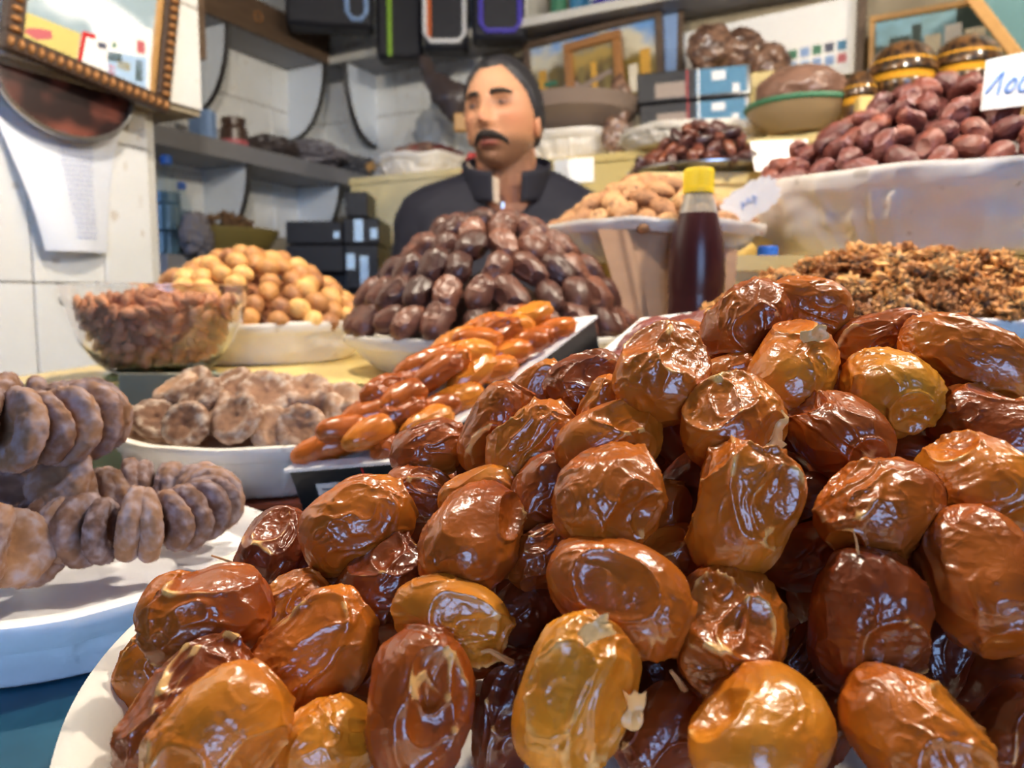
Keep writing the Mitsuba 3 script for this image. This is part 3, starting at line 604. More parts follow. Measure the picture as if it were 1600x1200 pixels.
# the rest of the pile down to the tray, never in front of the dates above
r = np.random.default_rng(99); fill = []; pc = np.array([.126, .326]); apex = np.array([.13, .36]); A_px = np.array([a[:2] for a in AMBER]); A_d = np.array(dep); A_c = np.array([e[0] for e in amber_E])
for z in np.arange(1.122, 1.30, .022):
    for x in np.arange(-.15, .42, .027):
        for y in np.arange(.06, .62, .027):
            p = np.array([x, y, z]) + r.uniform(-.006, .006, 3)
            if np.hypot(*(p[:2] - pc)) > .238 or p[2] > 1.27 - .52 * np.hypot(*(p[:2] - apex)) or np.linalg.norm(p - CAM) < .15: continue
            px, py, d = to_px(p)
            if d < .08 or py > 1340 or px > 1740:
                if p[1] < .10 or p[2] > 1.235 - .55 * np.hypot(*(p[:2] - apex)): continue
            else:
                if not PILE.buffer(14).contains(Point(px, py)): continue
                k3 = np.argsort(np.hypot(*(A_px - [px, py]).T))[:4]
                if d < A_d[k3].max() + .020: continue
            if np.min(np.linalg.norm(A_c - p, axis=1)) < .023: continue
            m, uv = nut_mesh(.038, .027, .026, int(r.integers(1e6)), float(r.uniform(.05, .5)), sub=2, lump=.12)
            fill.append((tf(m, frame_of(r.normal(size=3), r.normal(size=3), p)), uv))
put(thing('date_layer', 'deeper amber dates of the foreground pile, down to the tray', 'dates', kind='stuff'), cat([m for m, _ in fill]), 'm_amber', True, uv=np.vstack([u for _, u in fill]))
# torn skin, stalks
def flake(owner, px, py, d, size, ang, seed, lift=.35):
    def fn(u, v):
        w = 1 + .5 * (noise(np.stack([u * 4, v * 4, u * 0], -1) + seed, 2) - .5)
        x, y = (u - .5) * size * w, (v - .5) * size * .6 * w
        z = .12 * size * np.sin(u * 5 + seed) + .2 * size * (noise(np.stack([u * 3, v * 3, u * 0 + 4], -1) + seed, 3) - .5)
        F = P(px, py, d) - CAM; F = F / np.linalg.norm(F); a = math.radians(ang); X = math.cos(a) * RIGHT + math.sin(a) * UP; Y = -math.sin(a) * RIGHT + math.cos(a) * UP
        Z = -F * math.cos(lift) + Y * math.sin(lift)
        return P(px, py, d) + x[..., None] * X + y[..., None] * Y + z[..., None] * Z
    part(amber_keys[owner], 'skin_flake', grid_sheet(fn, 9, 7, .0003), 'm_flake', True, label='pale torn skin flake')
mat('m_flake', srgb(226, 178, 112), .35, clearcoat=.6)
flake(2, 1272, 524, dep[2] - .011, .010, 15, 3); flake(7, 1212, 668, dep[7] - .008, .011, 70, 5); flake(7, 1205, 698, dep[7] - .009, .008, 40, 8)
flake(3, 1428, 508, dep[3] - .012, .007, 30, 9); flake(43, 932, 985, dep[43] - .012, .009, 25, 12); flake(43, 990, 1110, dep[43] - .006, .009, 85, 14)
def stalk(owner, pts, d, r0=.0007):
    q = np.array([P(x, y, d + dd) for x, y, dd in pts]); s = np.linspace(0, 1, 12)
    c = np.stack([np.interp(s, np.linspace(0, 1, len(q)), q[:, k]) for k in range(3)], -1)
    part(amber_keys[owner], 'stalk', tube(c, np.linspace(r0 * 1.3, r0 * .5, 12), 6), 'm_stalk', 40, label='thin dry stalk')
mat('m_stalk', srgb(196, 148, 96), .6)
stalk(29, [(395, 925, 0), (391, 905, -.004), (378, 886, -.006), (355, 876, -.008), (330, 868, -.010)], dep[29])
stalk(44, [(800, 1036, 0), (782, 1026, -.004), (765, 1016, -.006), (752, 1019, -.006)], dep[44], .0010)
stalk(48, [(1076, 1090, 0), (1062, 1066, -.004), (1048, 1048, -.006)], dep[48], .0010)
stalk(46, [(1342, 872, -.004), (1338, 845, -.006), (1333, 828, -.006)], dep[46], .0004)
stalk(6, [(1386, 715, -.006), (1376, 700, -.008), (1380, 690, -.008)], dep[6], .0005)

# ---------------------------------------------------------------- dried figs at the left
k = thing('tray', 'round white plastic-wrapped plate under the strings of dried figs at the left', 'tray')
FP = (-.284, .472)
tray(k, FP, TABLE + .001, 1.098, .108, .128, 5, pleat=.004, wave=.0022, lip=.010, mat_='m_plastic_white', npl=9)
FZ = 1.0985
figs = variants(7, lambda i: fig_mesh(40 + i, .15 + .14 * i, thick=.0128), 'm_fig')
def fig_ring(label, c, R, n, tilt, seed, fmt, D=1.0, cat_='fig', a0=0.0, a1=2 * np.pi, hidden=lambda a: False, lean=0.0):
    """figs threaded on a ring: each a disc across the ring's line"""
    r = np.random.default_rng(seed); k = 0
    Rt = Rot.from_euler('xyz', tilt).as_matrix(); pts, Ms = [], []
    for i in range(n):
        a = a0 + (a1 - a0) * i / n + r.normal() * .015
        if hidden(a): continue
        p = np.array([R * math.cos(a), R * math.sin(a), 0]); t = np.array([-math.sin(a), math.cos(a), 0]) + r.normal(size=3) * .13 + np.array([math.cos(a), math.sin(a), 0]) * lean
        M = frame_of(np.cross(t, r.normal(size=3)), t, (0, 0, 0)); M[:3, :3] = Rt @ M[:3, :3] * D * r.uniform(.93, 1.05); M[:3, 3] = np.array(c) + Rt @ (p + r.normal(size=3) * .0012)
        pts.append(M[:3, 3]); Ms.append(M)
    Ms = [(M, figs[int(r.integers(len(figs)))]) for M in Ms]; al = Ms; Ms = []
    for m in al:
        if visible('dried_fig'): Ms.append(m)
        else: BEHIND.setdefault(('dried_fig', label), []).append(m)
    if not Ms: return
    q = to_px(np.array([m[0][:3, 3] for m in Ms])); order = np.argsort(np.arctan2(q[:, 1] - q[:, 1].mean(), q[:, 0] - q[:, 0].mean()))
    for i, n_ in enumerate(np.argsort(order)):
        put(thing('dried_fig', fmt(ords(n_ + 1)), 'fig', label), Ms[i][1], None, M=Ms[i][0])
fig_ring('figs of the ring lying on the plate', (-.243, .482, FZ + .0215), .0475, 27, (0, 0, 0), 3, lambda o: f'dusty fig of the ring on the white plate, {o} clockwise from its left')
fig_ring('figs of the upper string', (-.312, .468, FZ + .083), .050, 21, (math.radians(-3), math.radians(4), 0), 7, lambda o: f'dusty fig of the upper string above the plate, {o} clockwise from its left', 1.13)
def one_fig(px, py, d, nrm, label, sc=1.0, i=0):
    M = frame_of(np.cross(nrm, [.2, .1, 1]), nrm, P(px, py, d)); M[:3, :3] *= sc
    if not visible('dried_fig'): return
    put(thing('dried_fig', label, 'fig', 'loose figs on the plate'), figs[i % 7], None, M=M)
fig_ring('figs of the third string', (-.368, .450, FZ + .0215), .042, 20, (0, 0, 0), 13, lambda o: f'dusty fig of the string lowest at the left edge, {o} clockwise from its left')
one_fig(95, 752, .455, (-.25, -.75, .65), 'bluish dusty fig lying face up between the two fig strings', 1.05, 5)
one_fig(-10, 852, .405, (-.8, -.5, .2), 'dried fig at the left edge in front of the plate ring, leftmost of three', 1.05, 4)
one_fig(22, 856, .415, (.85, -.45, .25), 'dried fig at the left edge in front of the plate ring, middle of three', 1.05, 6)
one_fig(48, 860, .428, (.9, -.35, .25), 'dried fig at the left edge in front of the plate ring, rightmost of three', 1.0, 3)
one_fig(15, 770, .46, (.5, -.8, .3), 'dark dried fig in the shade under the upper string at the left edge', 1.1, 0)
# loose figs in their own tray
k = thing('tray', 'oval white paper-wrapped tray heaped with loose dried figs', 'tray')
tray(k, (-.235, .697), 1.090, 1.136, .100, .118, 9, ell=.80, pleat=.005, wave=.0012, lip=.008)
tfigs = variants(6, lambda i: fig_mesh(80 + i, .15 + .16 * i, D=.045, thick=.017, open_=.5), 'm_fig_tan')
FIGT = [(245, 655, .66, -50, 'leaning at the left end'), (292, 664, .625, 25, 'upright at the front left'), (372, 655, .622, 25, 'upright at the front, second from the left'), (470, 668, .622, -5, 'with an open dark dimple facing front'), (428, 672, .634, -20, 'wedged left of the open-dimpled one'),
        (545, 664, .64, 30, 'at the right end beside the box'), (312, 622, .66, 40, 'pale, on the front row at the left'), (372, 615, .665, 30, 'on the second row near the middle'), (415, 618, .655, -25, 'with a pale rim on the second row'),
        (478, 610, .665, 10, 'lying flat on top at the right'), (532, 632, .665, 35, 'tilted at the right behind the open-dimpled one'), (275, 608, .69, 40, 'at the back left of the heap'), (398, 600, .70, 20, 'brown and topmost at the back'), (360, 602, .705, 50, 'dark and small at the back'),
        (440, 604, .70, -10, 'at the back right of the top one'), (330, 640, .655, 70, 'sunk between the two front left ones'), (510, 655, .655, 50, 'sunk between the dimpled one and the box'), (225, 668, .665, -30, 'lowest at the left end'), (505, 625, .70, 15, 'at the back right under the flat one'), (300, 600, .73, 30, 'farthest back at the left')]
r = np.random.default_rng(12)
for i, (px, py, d, ang, lab) in enumerate(FIGT):
    a = math.radians(ang); tl = .55 if py > 640 else 1.1 if py < 616 else .85
    nrm = np.array([-math.sin(a) * .8, -math.cos(tl), math.sin(tl)]) + r.normal(size=3) * .12
    M = frame_of(np.cross(nrm, [.2, .1, 1]), nrm, P(px, py, d + .012)); M[:3, :3] *= r.uniform(.9, 1.04)
    if not visible('dried_fig'): continue
    put(thing('dried_fig', 'loose tan dried fig in the oval tray, ' + lab, 'fig', 'loose figs in the oval tray'), tfigs[i % 6], None, M=M)
core(thing('fig_layer', 'lower layer of loose figs showing in gaps of the oval tray', 'figs', kind='stuff'), (-.235, .70), 1.118, .098, .024, 1.6, 'm_fig_tan', '', ell=.78, tone=.1)

# ---------------------------------------------------------------- the two long date boxes
def long_box(label, FL, FR, BL, depth, mat_out, strip=None):
    """open box given by three corners of its rim; returns (corner, width vector, length vector, up)"""
    FL, FR, BL = map(np.asarray, (FL, FR, BL)); W, Ln = FR - FL, BL - FL; up = np.cross(W, Ln); up /= np.linalg.norm(up)
    Ln = Ln - W * 0; k = thing('date_box', label, 'box'); t = .004
    Wd, Ld = W / np.linalg.norm(W), Ln / np.linalg.norm(Ln)
    def pl(a0, a1, b0, b1, z0, z1):
        return box_pts([FL + Wd * a + Ld * b + up * z for a in (a0, a1) for b in (b0, b1) for z in (z0, z1)])
    w, l = np.linalg.norm(W), np.linalg.norm(Ln)
    for nm, q in (('front_panel', (0, w, 0, t)), ('back_panel', (0, w, l - t, l)), ('side_panel', (0, t, t, l - t)), ('side_panel', (w - t, w, t, l - t))):
        part(k, nm, pl(*q, -depth, 0), mat_out, False)
    part(k, 'bottom', pl(t, w - t, t, l - t, -depth, -depth + t), mat_out, False)
    rim = []
    for q in ((-.002, w + .002, -.002, .008), (-.002, w + .002, l - .008, l + .002), (-.002, .008, .008, l - .008), (w - .008, w + .002, .008, l - .008)): rim.append(pl(*q, .0003, .0028))
    for q in ((.0045, w - .0045, .0045, .0065), (.0045, w - .0045, l - .0065, l - .0045), (.0045, .0065, .0065, l - .0065), (w - .0065, w - .0045, .0065, l - .0065)): rim.append(pl(*q, -.03, .0002))
    rim.append(pl(.0045, w - .0045, .0045, l - .0045, -.022, -.020))
    part(k, 'paper_rim', cat(rim), 'm_card', False, label='white paper rim and lining')
    return k, FL, Wd, Ld, up, w, l, pl
FL, FR, BL = P(452, 737, .560), P(640, 722, .540), P(778, 516, .735)
kb, o, Wd, Ld, up, bw, bl, pl = long_box('black date box with a white rim, full of glossy honey dates, tilted', FL, FR, BL, .045, 'm_black')
part(kb, 'paper_label', box_pts([o + Wd * a - Ld * b + up * z for a in (.018, .046) for b in (.0002, .0012) for z in (-.034, -.012)]), 'm_card', False, label='white paper label')
for z, a1 in ((-.016, .041), (-.020, .043), (-.024, .038)):
    part(kb, 'print_line', box_pts([o + Wd * a - Ld * b + up * q for a in (.022, a1) for b in (.0013, .0016) for q in (z, z - .0012)]), 'm_ink', False)
part(kb, 'stripe', box_pts([o + Wd * a - Ld * b + up * z for a in (.056, .0572) for b in (.0002, .0008) for z in (-.04, -.001)]), 'm_red', False, label='thin red stripe')
part(kb, 'stripe', box_pts([o + Wd * a - Ld * b + up * z for a in (.083, .0845) for b in (.0002, .0008) for z in (-.04, -.001)]), 'm_grey', False, label='thin grey stripe')
honey = variants(9, lambda i: date_mesh(.040, .021, .019, 300 + i, sub=4, wrinkle=.8, dents=2, tone=(.15, .35, .5, .2, .6, .8, .45, .3, .7)[i], blunt=2.2, taper=.1), 'm_honey')
def box_dates(name, shapes, o, Wd, Ld, up, w, l, rows, cols, group, fmt, seed, zf, lean, a0=.014):
    r = np.random.default_rng(seed); pts, Ms = [], []
    for i in range(rows):
        for j in range(cols):
            p = o + Wd * (a0 + (w - 2 * a0) * (j + .5 * (i % 2) * .6) / (cols - 1 + .3) + r.normal() * .0022) + Ld * (.020 + (l - .04) * (i + .0) / (rows - 1) + r.normal() * .003)
            p = p + up * (zf(i / (rows - 1), j / (cols - 1)) + r.normal() * .002)
            X = Ld * math.cos(lean) + Wd * math.sin(lean) + r.normal(size=3) * .22
            pts.append(p); Ms.append(frame_of(X, up + r.normal(size=3) * .3, p))
    items = []
    for M in Ms:
        M[:3, :3] *= r.uniform(1.02, 1.2); items.append((M, shapes[int(r.integers(len(shapes)))]))
    place_all(name, 'date', group, items, fmt, 26)
box_dates('honey_date', honey, o, Wd, Ld, up, bw, bl, 11, 4, 'honey dates in the box', lambda a, b: f'honey date in the black box, {b} in the {a}', 4, lambda u, v: .004 + .016 * math.sin(math.pi * v) + .012 * math.sin(math.pi * u), .55)
off = P(1004, 502, .755) - BL
kb2, o2, W2, L2, up2, w2, l2, pl2 = long_box('second date box with a white rim, behind the foreground pile right of the honey dates', FL + off, FR + off + W2 * 0 if False else FR + off + Wd * .02, BL + off, .045, 'm_black')
plum = variants(5, lambda i: date_mesh(.040, .022, .019, 340 + i, sub=4, wrinkle=.8, dents=2, tone=.1 + .18 * i, blunt=2.2), 'm_plum')
box_dates('plum_date', plum, o2, W2, L2, up2, w2, l2, 11, 5, 'dusky dates in the second box', lambda a, b: f'dusky date in the second box, {b} in the {a}', 6, lambda u, v: -.006 + .004 * math.sin(math.pi * v), .5, .018)

# ---------------------------------------------------------------- the dark date pyramid
k = thing('tray', 'white paper-wrapped round tray under the dark brown date pyramid', 'tray')
PC = np.array([-.026, .965])
tray(k, PC, STEP1 + .001, 1.215, .140, .178, 21, pleat=.006, wave=.002, lip=.009)
dark = variants(10, lambda i: date_mesh(.050, .0345, .031, 360 + i, sub=4, wrinkle=.9, dents=2, tone=(.1, .3, .5, .7, .4, .2, .6, .9, .35, .55)[i], blunt=2.4, taper=.1), 'm_dark_date')
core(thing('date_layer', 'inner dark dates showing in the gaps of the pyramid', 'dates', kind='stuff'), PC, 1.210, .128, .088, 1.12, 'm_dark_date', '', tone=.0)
r = np.random.default_rng(31); ring, zc = 0, 1.229
prof = [(.164, 0), (.147, .030), (.123, .058), (.094, .083), (.060, .104), (.022, .119)]
for R, dz in prof:
    n = max(1, round(2 * np.pi * R / .0375)); pts, Ms = [], []
    for i in range(n):
        a = 2 * np.pi * (i + .5 * (ring % 2)) / n + r.normal() * .03; outw = np.array([math.cos(a), math.sin(a), 0])
        p = np.array([PC[0], PC[1], zc + dz]) + outw * (R + r.normal() * .002); p[2] += r.normal() * .0015
        if facing(p, outw) < -.30 and ring < 5: continue
        slope = .95 if ring else .75; tg = np.array([-outw[1], outw[0], 0])
        X = ZUP * math.sin(slope) - outw * math.cos(slope) + tg * r.normal() * .40 + r.normal(size=3) * .1
        if ring >= 5: X = np.array([math.cos(i * 2.4 + .4), math.sin(i * 2.4 + .4) * .4, .35])
        pts.append(p); Ms.append(frame_of(X, outw + ZUP * .6, p))
    al = [(M, dark[int(r.integers(10))], r.uniform(.87, 1.0)) for M in Ms]; Ms = []
    for m in al:
        if visible('dark_date'): Ms.append(m)
        else: BEHIND.setdefault(('dark_date', 'dark dates of the pyramid'), []).append(m[:2])
    q = to_px(np.array([m[0][:3, 3] for m in Ms])); order = np.argsort(q[:, 0])
    rn = 'bottom row' if ring == 0 else f'{ords(ring + 1)} row up' if ring < 5 else 'very top'
    for i, n_ in enumerate(np.argsort(order)):
        M, shp, sc_ = Ms[i]; M[:3, :3] *= sc_
        lab = f'dark date in the {rn} of the pyramid, {ords(n_ + 1)} from its left' if ring < 5 else f'dark brown date crowning the pyramid, {ords(n_ + 1)} from the left'
        put(thing('dark_date', lab, 'date', 'dark dates of the pyramid'), shp, None, M=M)
    ring += 1

# ---------------------------------------------------------------- argan nuts, glass bowl
AC = np.array([-.388, 1.142])
k = thing('tray', 'white paper-wrapped tray under the heap of tan nuts at the left', 'tray')
tray(k, AC, STEP1 + .001, 1.226, .140, .178, 33, pleat=.006, wave=.002, lip=.009)
argan = variants(9, lambda i: nut_mesh(.031, .027, .026, 60 + i, .08 + .11 * i, lump=.10, point=.25), 'm_argan')
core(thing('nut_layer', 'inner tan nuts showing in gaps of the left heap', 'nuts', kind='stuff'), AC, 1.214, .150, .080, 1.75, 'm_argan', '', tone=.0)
heap('tan_nut', 'nut', AC, 1.220, .172, .096, 1.75, .0255, argan, 8, 'tan nuts heaped at the left', lambda a, b: f'tan nut of the left heap, {b} in the {a}', 24, rise=.25, scale=(.92, 1.15), face=-.35)
BC = np.array([-.400, .872]); bz = STEP1 + .001
k = thing('glass_bowl', 'clear glass bowl full of brown kernels in front of the tan nuts', 'bowl')
po = [(.050, .006), (.056, .009), (.066, .018), (.079, .036), (.089, .058), (.0935, .076), (.0965, .080), (.098, .099), (.0985, .102)]
pi_ = [(.0965, .102), (.0955, .099), (.0945, .082), (.0912, .078), (.086, .057), (.076, .036), (.063, .020), (.050, .0125), (0, .0115)]
m = lathe([(0, .006)] + po + pi_, 72); m.apply_translation([BC[0], BC[1], bz]); part(k, 'body', m, 'm_glass', 40)
m = lathe([(0, .0), (.056, 0), (.0595, .0015), (.0595, .0045), (.054, .0056), (0, .0056)], 64); m.apply_translation([BC[0], BC[1], bz]); part(k, 'foot', m, 'm_glass_teal', 40, label='thick greenish glass foot')
kern = variants(6, lambda i: nut_mesh(.021, .0125, .0085, 120 + i, .1 + .15 * i, lump=.12, point=.45, freq=110, sub=2), 'm_kernel')
inner = np.array(pi_[::-1]); r = np.random.default_rng(44); pts = []
for _ in range(60000):
    z = r.uniform(.018, .080); a = r.uniform(np.pi * .92, np.pi * 2.08)
    Rm = np.interp(z, inner[:, 1], inner[:, 0]) - .010
    top = z > .073
    rr = Rm * (math.sqrt(r.random()) if top else 1) - (0 if top else r.uniform(0, .004)); zz = z + ((.010 * (1 - (rr / .085) ** 2) + r.uniform(0, .004)) if top else 0)
    if top: a = r.uniform(0, 2 * np.pi)
    p = np.array([rr * math.cos(a), rr * math.sin(a), zz])
    if pts and np.min(np.linalg.norm(np.array(pts) - p, axis=1)) < .0125: continue
    pts.append(p)
pts = np.array(pts) + [BC[0], BC[1], bz]
items = []
for i, p in enumerate(pts):
    o_ = np.array([p[0] - BC[0], p[1] - BC[1], 0]); o_ /= np.linalg.norm(o_) + 1e-9
    M = frame_of(np.cross(o_ + ZUP * .3, r.normal(size=3)), o_ + r.normal(size=3) * .2, p); M[:3, :3] *= r.uniform(.85, 1.0)
    items.append((M, kern[int(r.integers(6))]))
place_all('kernel', 'nut', 'kernels in the glass bowl', items, lambda a, b: f'brown kernel in the glass bowl, {b} in the {a}', 20)
z_ = np.linspace(.016, .078, 8)
core_m = lathe([(0, .016)] + [(np.interp(z, inner[:, 1], inner[:, 0]) - .014, z) for z in z_] + [(0, .082)], 40); core_m.apply_translation([BC[0], BC[1], bz])
put(thing('kernel_layer', 'inner kernels of the glass bowl showing in the gaps', 'nuts', kind='stuff'), core_m, 'm_kernel', 40)

# ---------------------------------------------------------------- almonds, cardboard, bottle
MC = np.array([.190, 1.075])
k = thing('basin', 'white paper-wrapped basin under the heap of almonds in their shells', 'basin')
tray(k, MC, STEP2 + .001, 1.353, .105, .148, 51, pleat=.008, wave=.003, lip=.010)

almond = variants(8, lambda i: nut_mesh(.043, .027, .022, 150 + i, .1 + .11 * i, lump=.10, point=.38, pit=.0022), 'm_almond')
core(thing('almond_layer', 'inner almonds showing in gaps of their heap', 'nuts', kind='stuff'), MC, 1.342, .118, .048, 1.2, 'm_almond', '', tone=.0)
heap('almond', 'almond', MC, 1.345, .138, .068, 1.5, .0275, almond, 15, 'almonds in the basin', lambda a, b: f'almond in the basin by the bottle, {b} in the {a}', 26, rise=.22, face=-.3)
k = thing('cardboard', 'sheet of brown cardboard leaning between the dark date pyramid and the bottle', 'cardboard')
c0, c1, c2, c3 = P(992, 560, .925), P(1080, 560, .925), P(1078, 362, .925), P(934, 358, .925)
put(k, grid_sheet(lambda u, v: (c0 * (1 - u[..., None]) + c1 * u[..., None]) * (1 - v[..., None]) + (c3 * (1 - u[..., None]) + c2 * u[..., None]) * v[..., None] + np.array([0, -.006, 0]) * np.exp(-((u[..., None] - .28) / .05) ** 2), 24, 6, .003), 'm_cardboard', 50)
k = thing('cardboard', 'strip of brown cardboard right of the yellow-capped bottle', 'cardboard')
c = [P(1118, 520, .945), P(1142, 520, .945), P(1152, 392, .95), P(1128, 384, .95)]
put(k, grid_sheet(lambda u, v: (c[0] * (1 - u[..., None]) + c[1] * u[..., None]) * (1 - v[..., None]) + (c[3] * (1 - u[..., None]) + c[2] * u[..., None]) * v[..., None], 4, 4, .003), 'm_cardboard', False)
bp = P(1087, 480, .895); bx = np.array([bp[0], bp[1] + .0, 0]); b0_ = STEP1 + .001
k = thing('bottle', 'plastic bottle of dark syrup with a yellow screw cap', 'bottle')
pb = [(0, .004), (.018, .002), (.027, .0), (.031, .005), (.0325, .016), (.0325, .060), (.0322, .085), (.0312, .090), (.0322, .095), (.0328, .115), (.0322, .135), (.0300, .152), (.0265, .168), (.0222, .184), (.0185, .198), (.0158, .207), (.0145, .213), (.0145, .222)]
m = lathe(pb[13:], 48); m.apply_translation([bx[0], bx[1], b0_]); part(k, 'neck', m, 'm_pet', 30, label='clear plastic neck')
m = lathe([(.0218, .1842), (.0181, .198), (.0154, .207), (.0141, .2125)], 48); m.apply_translation([bx[0], bx[1], b0_]); part(k, 'neck_film', m, 'm_pet_cloudy', 30, label='cloudy film inside the neck')
ps = pb[:14] + [(0, .1838)]
m = lathe(ps, 48); m.apply_translation([bx[0], bx[1], b0_]); part(k, 'filled_body', m, 'm_syrup', 30, label='body filled with dark red-brown syrup')
n = 72; a = np.arange(n) * 2 * np.pi / n
cap = lathe([(0, .207), (.0175, .207), (.0178, .209), (.0178, .2125), (.0165, .213), (.0172, .214), (.0172, .232), (.0160, .2345), (0, .235)], n)
v = cap.vertices.copy(); th = np.arctan2(v[:, 1], v[:, 0]); rr = np.hypot(v[:, 0], v[:, 1]); g = 1 + .018 * np.sign(np.sin(th * 36 + .3)) * ((rr > .0168) & (v[:, 2] > .2135))
v[:, 0] *= g; v[:, 1] *= g; cap.vertices = v; cap.apply_translation([bx[0], bx[1], b0_]); part(k, 'cap', cap, 'm_yellow', 25, label='yellow ridged screw cap')

# ---------------------------------------------------------------- walnuts
WC = np.array([.408, .80])
k = thing('tray', 'white plastic tray under the shelled walnuts', 'tray')
tray(k, WC, STEP1 + .001, 1.236, .17, .215, 61, ell=.48, pleat=.0015, wave=.0012, lip=.008, mat_='m_plastic_white', npl=8)
wal = variants(10, lambda i: walnut_mesh(200 + i, .1 + .09 * i), 'm_walnut')
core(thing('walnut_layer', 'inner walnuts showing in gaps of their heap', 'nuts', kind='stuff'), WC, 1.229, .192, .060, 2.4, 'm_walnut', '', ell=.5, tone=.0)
heap('walnut', 'walnut', WC, 1.229, .205, .066, 2.2, .0228, wal, 22, 'shelled walnuts', lambda a, b: f'walnut half behind the amber dates, {b} in the {a}', 26, ell=.48, rise=.25, face=-.35, scale=(.95, 1.25), jitter=.6)

# ---------------------------------------------------------------- red dates, price cards
RC = np.array([.585, 1.10])
k = thing('tray', 'large white paper-wrapped tray of reddish dates at the upper right', 'tray')
tray(k, RC, STEP2 + .001, 1.408, .205, .262, 71, pleat=.013, wave=.003, lip=.012, npl=30)
redd = variants(10, lambda i: date_mesh(.041, .028, .025, 400 + i, sub=4, wrinkle=.9, dents=2, tone=.08 + .09 * i, blunt=2.4, taper=.1), 'm_red_date')
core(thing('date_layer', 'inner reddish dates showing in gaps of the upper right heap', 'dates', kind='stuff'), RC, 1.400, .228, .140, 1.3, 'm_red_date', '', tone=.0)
heap('red_date', 'date', RC, 1.402, .238, .143, 1.3, .0315, redd, 27, 'reddish dates at the upper right', lambda a, b: f'reddish date of the upper right tray, {b} in the {a}', 38, lean='up', jitter=.35, rise=.3, face=-.35)
def stroke(pts, r0=.0016):
    return tube(pts, r0, 6)
def card(name, label, corners, thick=.0012, mat_='m_card'):
    k = thing(name, label, 'sign'); c = [np.asarray(q) for q in corners]
    m = grid_sheet(lambda u, v: (c[0] * (1 - u[..., None]) + c[1] * u[..., None]) * (1 - v[..., None]) + (c[3] * (1 - u[..., None]) + c[2] * u[..., None]) * v[..., None], 5, 5, thick)
    part(k, 'sheet', m, mat_, False)
    return k, c[0], c[1] - c[0], c[3] - c[0]
cd = .90
k, o_, U_, V_ = card('price_card', 'white price card with 100 handwritten in blue, stuck in the reddish dates', [P(1532, 173, cd), P(1668, 158, cd), P(1682, 64, cd), P(1541, 94, cd)])
nn_ = np.cross(U_, V_); nn_ /= np.linalg.norm(nn_); nn_ = nn_ if nn_ @ (CAM - o_) > 0 else -nn_
def on(u, v): return o_ + U_ * u + V_ * v + nn_ * .0012
def el(cu, cv, ru, rv, sl=.25):
    return [on(cu + ru * math.cos(t) + sl * rv * math.sin(t), cv + rv * math.sin(t)) for t in np.linspace(0, 2 * np.pi, 25)]
dig = [stroke([on(.03, .34), on(.10, .50), on(.17, .66), on(.215, .74)]), stroke([on(.215, .74), on(.19, .52), on(.17, .28)]), stroke(el(.315, .44, .045, .13)), stroke(el(.49, .49, .062, .19))]
part(k, 'digits', cat(dig), 'm_pen', 30, label='blue handwritten 100')
part(k, 'pick', tube([on(.5, .1) - nn_ * .003, on(.5, -.7) - nn_ * .003], .0015, 6), 'm_wood_light', 30)
# scalloped paper card
k = thing('price_card', 'white card with a scalloped edge and faint blue marks, left of the upper right tray', 'sign')
ctr = P(1172, 314, .93); Xc = P(1212, 290, .93) - ctr; Xc /= np.linalg.norm(Xc); Zc = CAM - ctr; Zc /= np.linalg.norm(Zc); Yc = np.cross(Zc, Xc); Xc = np.cross(Yc, Zc)
pg = []
for t in np.linspace(0, 2 * np.pi, 161)[:-1]:
    w = 1 + .13 * abs(math.sin(t * 8)); pg.append((.036 * w * math.copysign(abs(math.cos(t)) ** .7, math.cos(t)), .020 * w * math.copysign(abs(math.sin(t)) ** .7, math.sin(t))))
m = trimesh.creation.extrude_polygon(sg.Polygon(pg), .0014, engine='earcut'); M = np.eye(4); M[:3, 0], M[:3, 1], M[:3, 2], M[:3, 3] = Xc, Yc, Zc, ctr
part(k, 'sheet', m, 'm_card', False, M=M)
part(k, 'pen_marks', cat([tube([(-.012 + .008 * j, -.004 + .004 * math.sin(j * 2.1), .0019), (-.010 + .008 * j, .005, .0019), (-.007 + .008 * j, -.002, .0019)], .0007, 5) for j in range(3)]), 'm_pen', 30, M=M, label='faint blue pen marks')
k = thing('blue_stopper', 'small blue stopper lying on the step under the upper right tray', 'stopper')
q = P(1199, 398, .985); m = lathe([(0, 0), (.0125, 0), (.013, .001), (.013, .011), (.0118, .0128), (0, .013)], 32); m.apply_translation([q[0], q[1], STEP2 + .0005]); put(k, m, 'm_blue', 30)

# ---------------------------------------------------------------- lamps over the display (hanging bulbs)
for i, (c, pw) in enumerate(LAMPS):
    k = thing('hanging_lamp', ['bare bulb hanging over the walnuts', 'bare bulb hanging over the dark date pyramid', 'bare bulb hanging over the upper right tray'][i], 'lamp', 'bulbs over the display')
    m = trimesh.creation.icosphere(3, .032); m.apply_translation(c)
    part(k, 'bulb', m, 'm_card', True); scene[k + '__bulb']['emitter'] = {'type': 'area', 'radiance': rgb(np.array(LAMP_RGB) * pw)}
    m = lathe([(0, .030), (.014, .030), (.017, .035), (.017, .075), (.008, .085), (0, .085)], 24); m.apply_translation(c); part(k, 'socket', m, 'm_black', 30)
    part(k, 'cord', tube([(c[0], c[1], c[2] + .086), (c[0], c[1], 2.75)], .003, 6), 'm_black', 30)

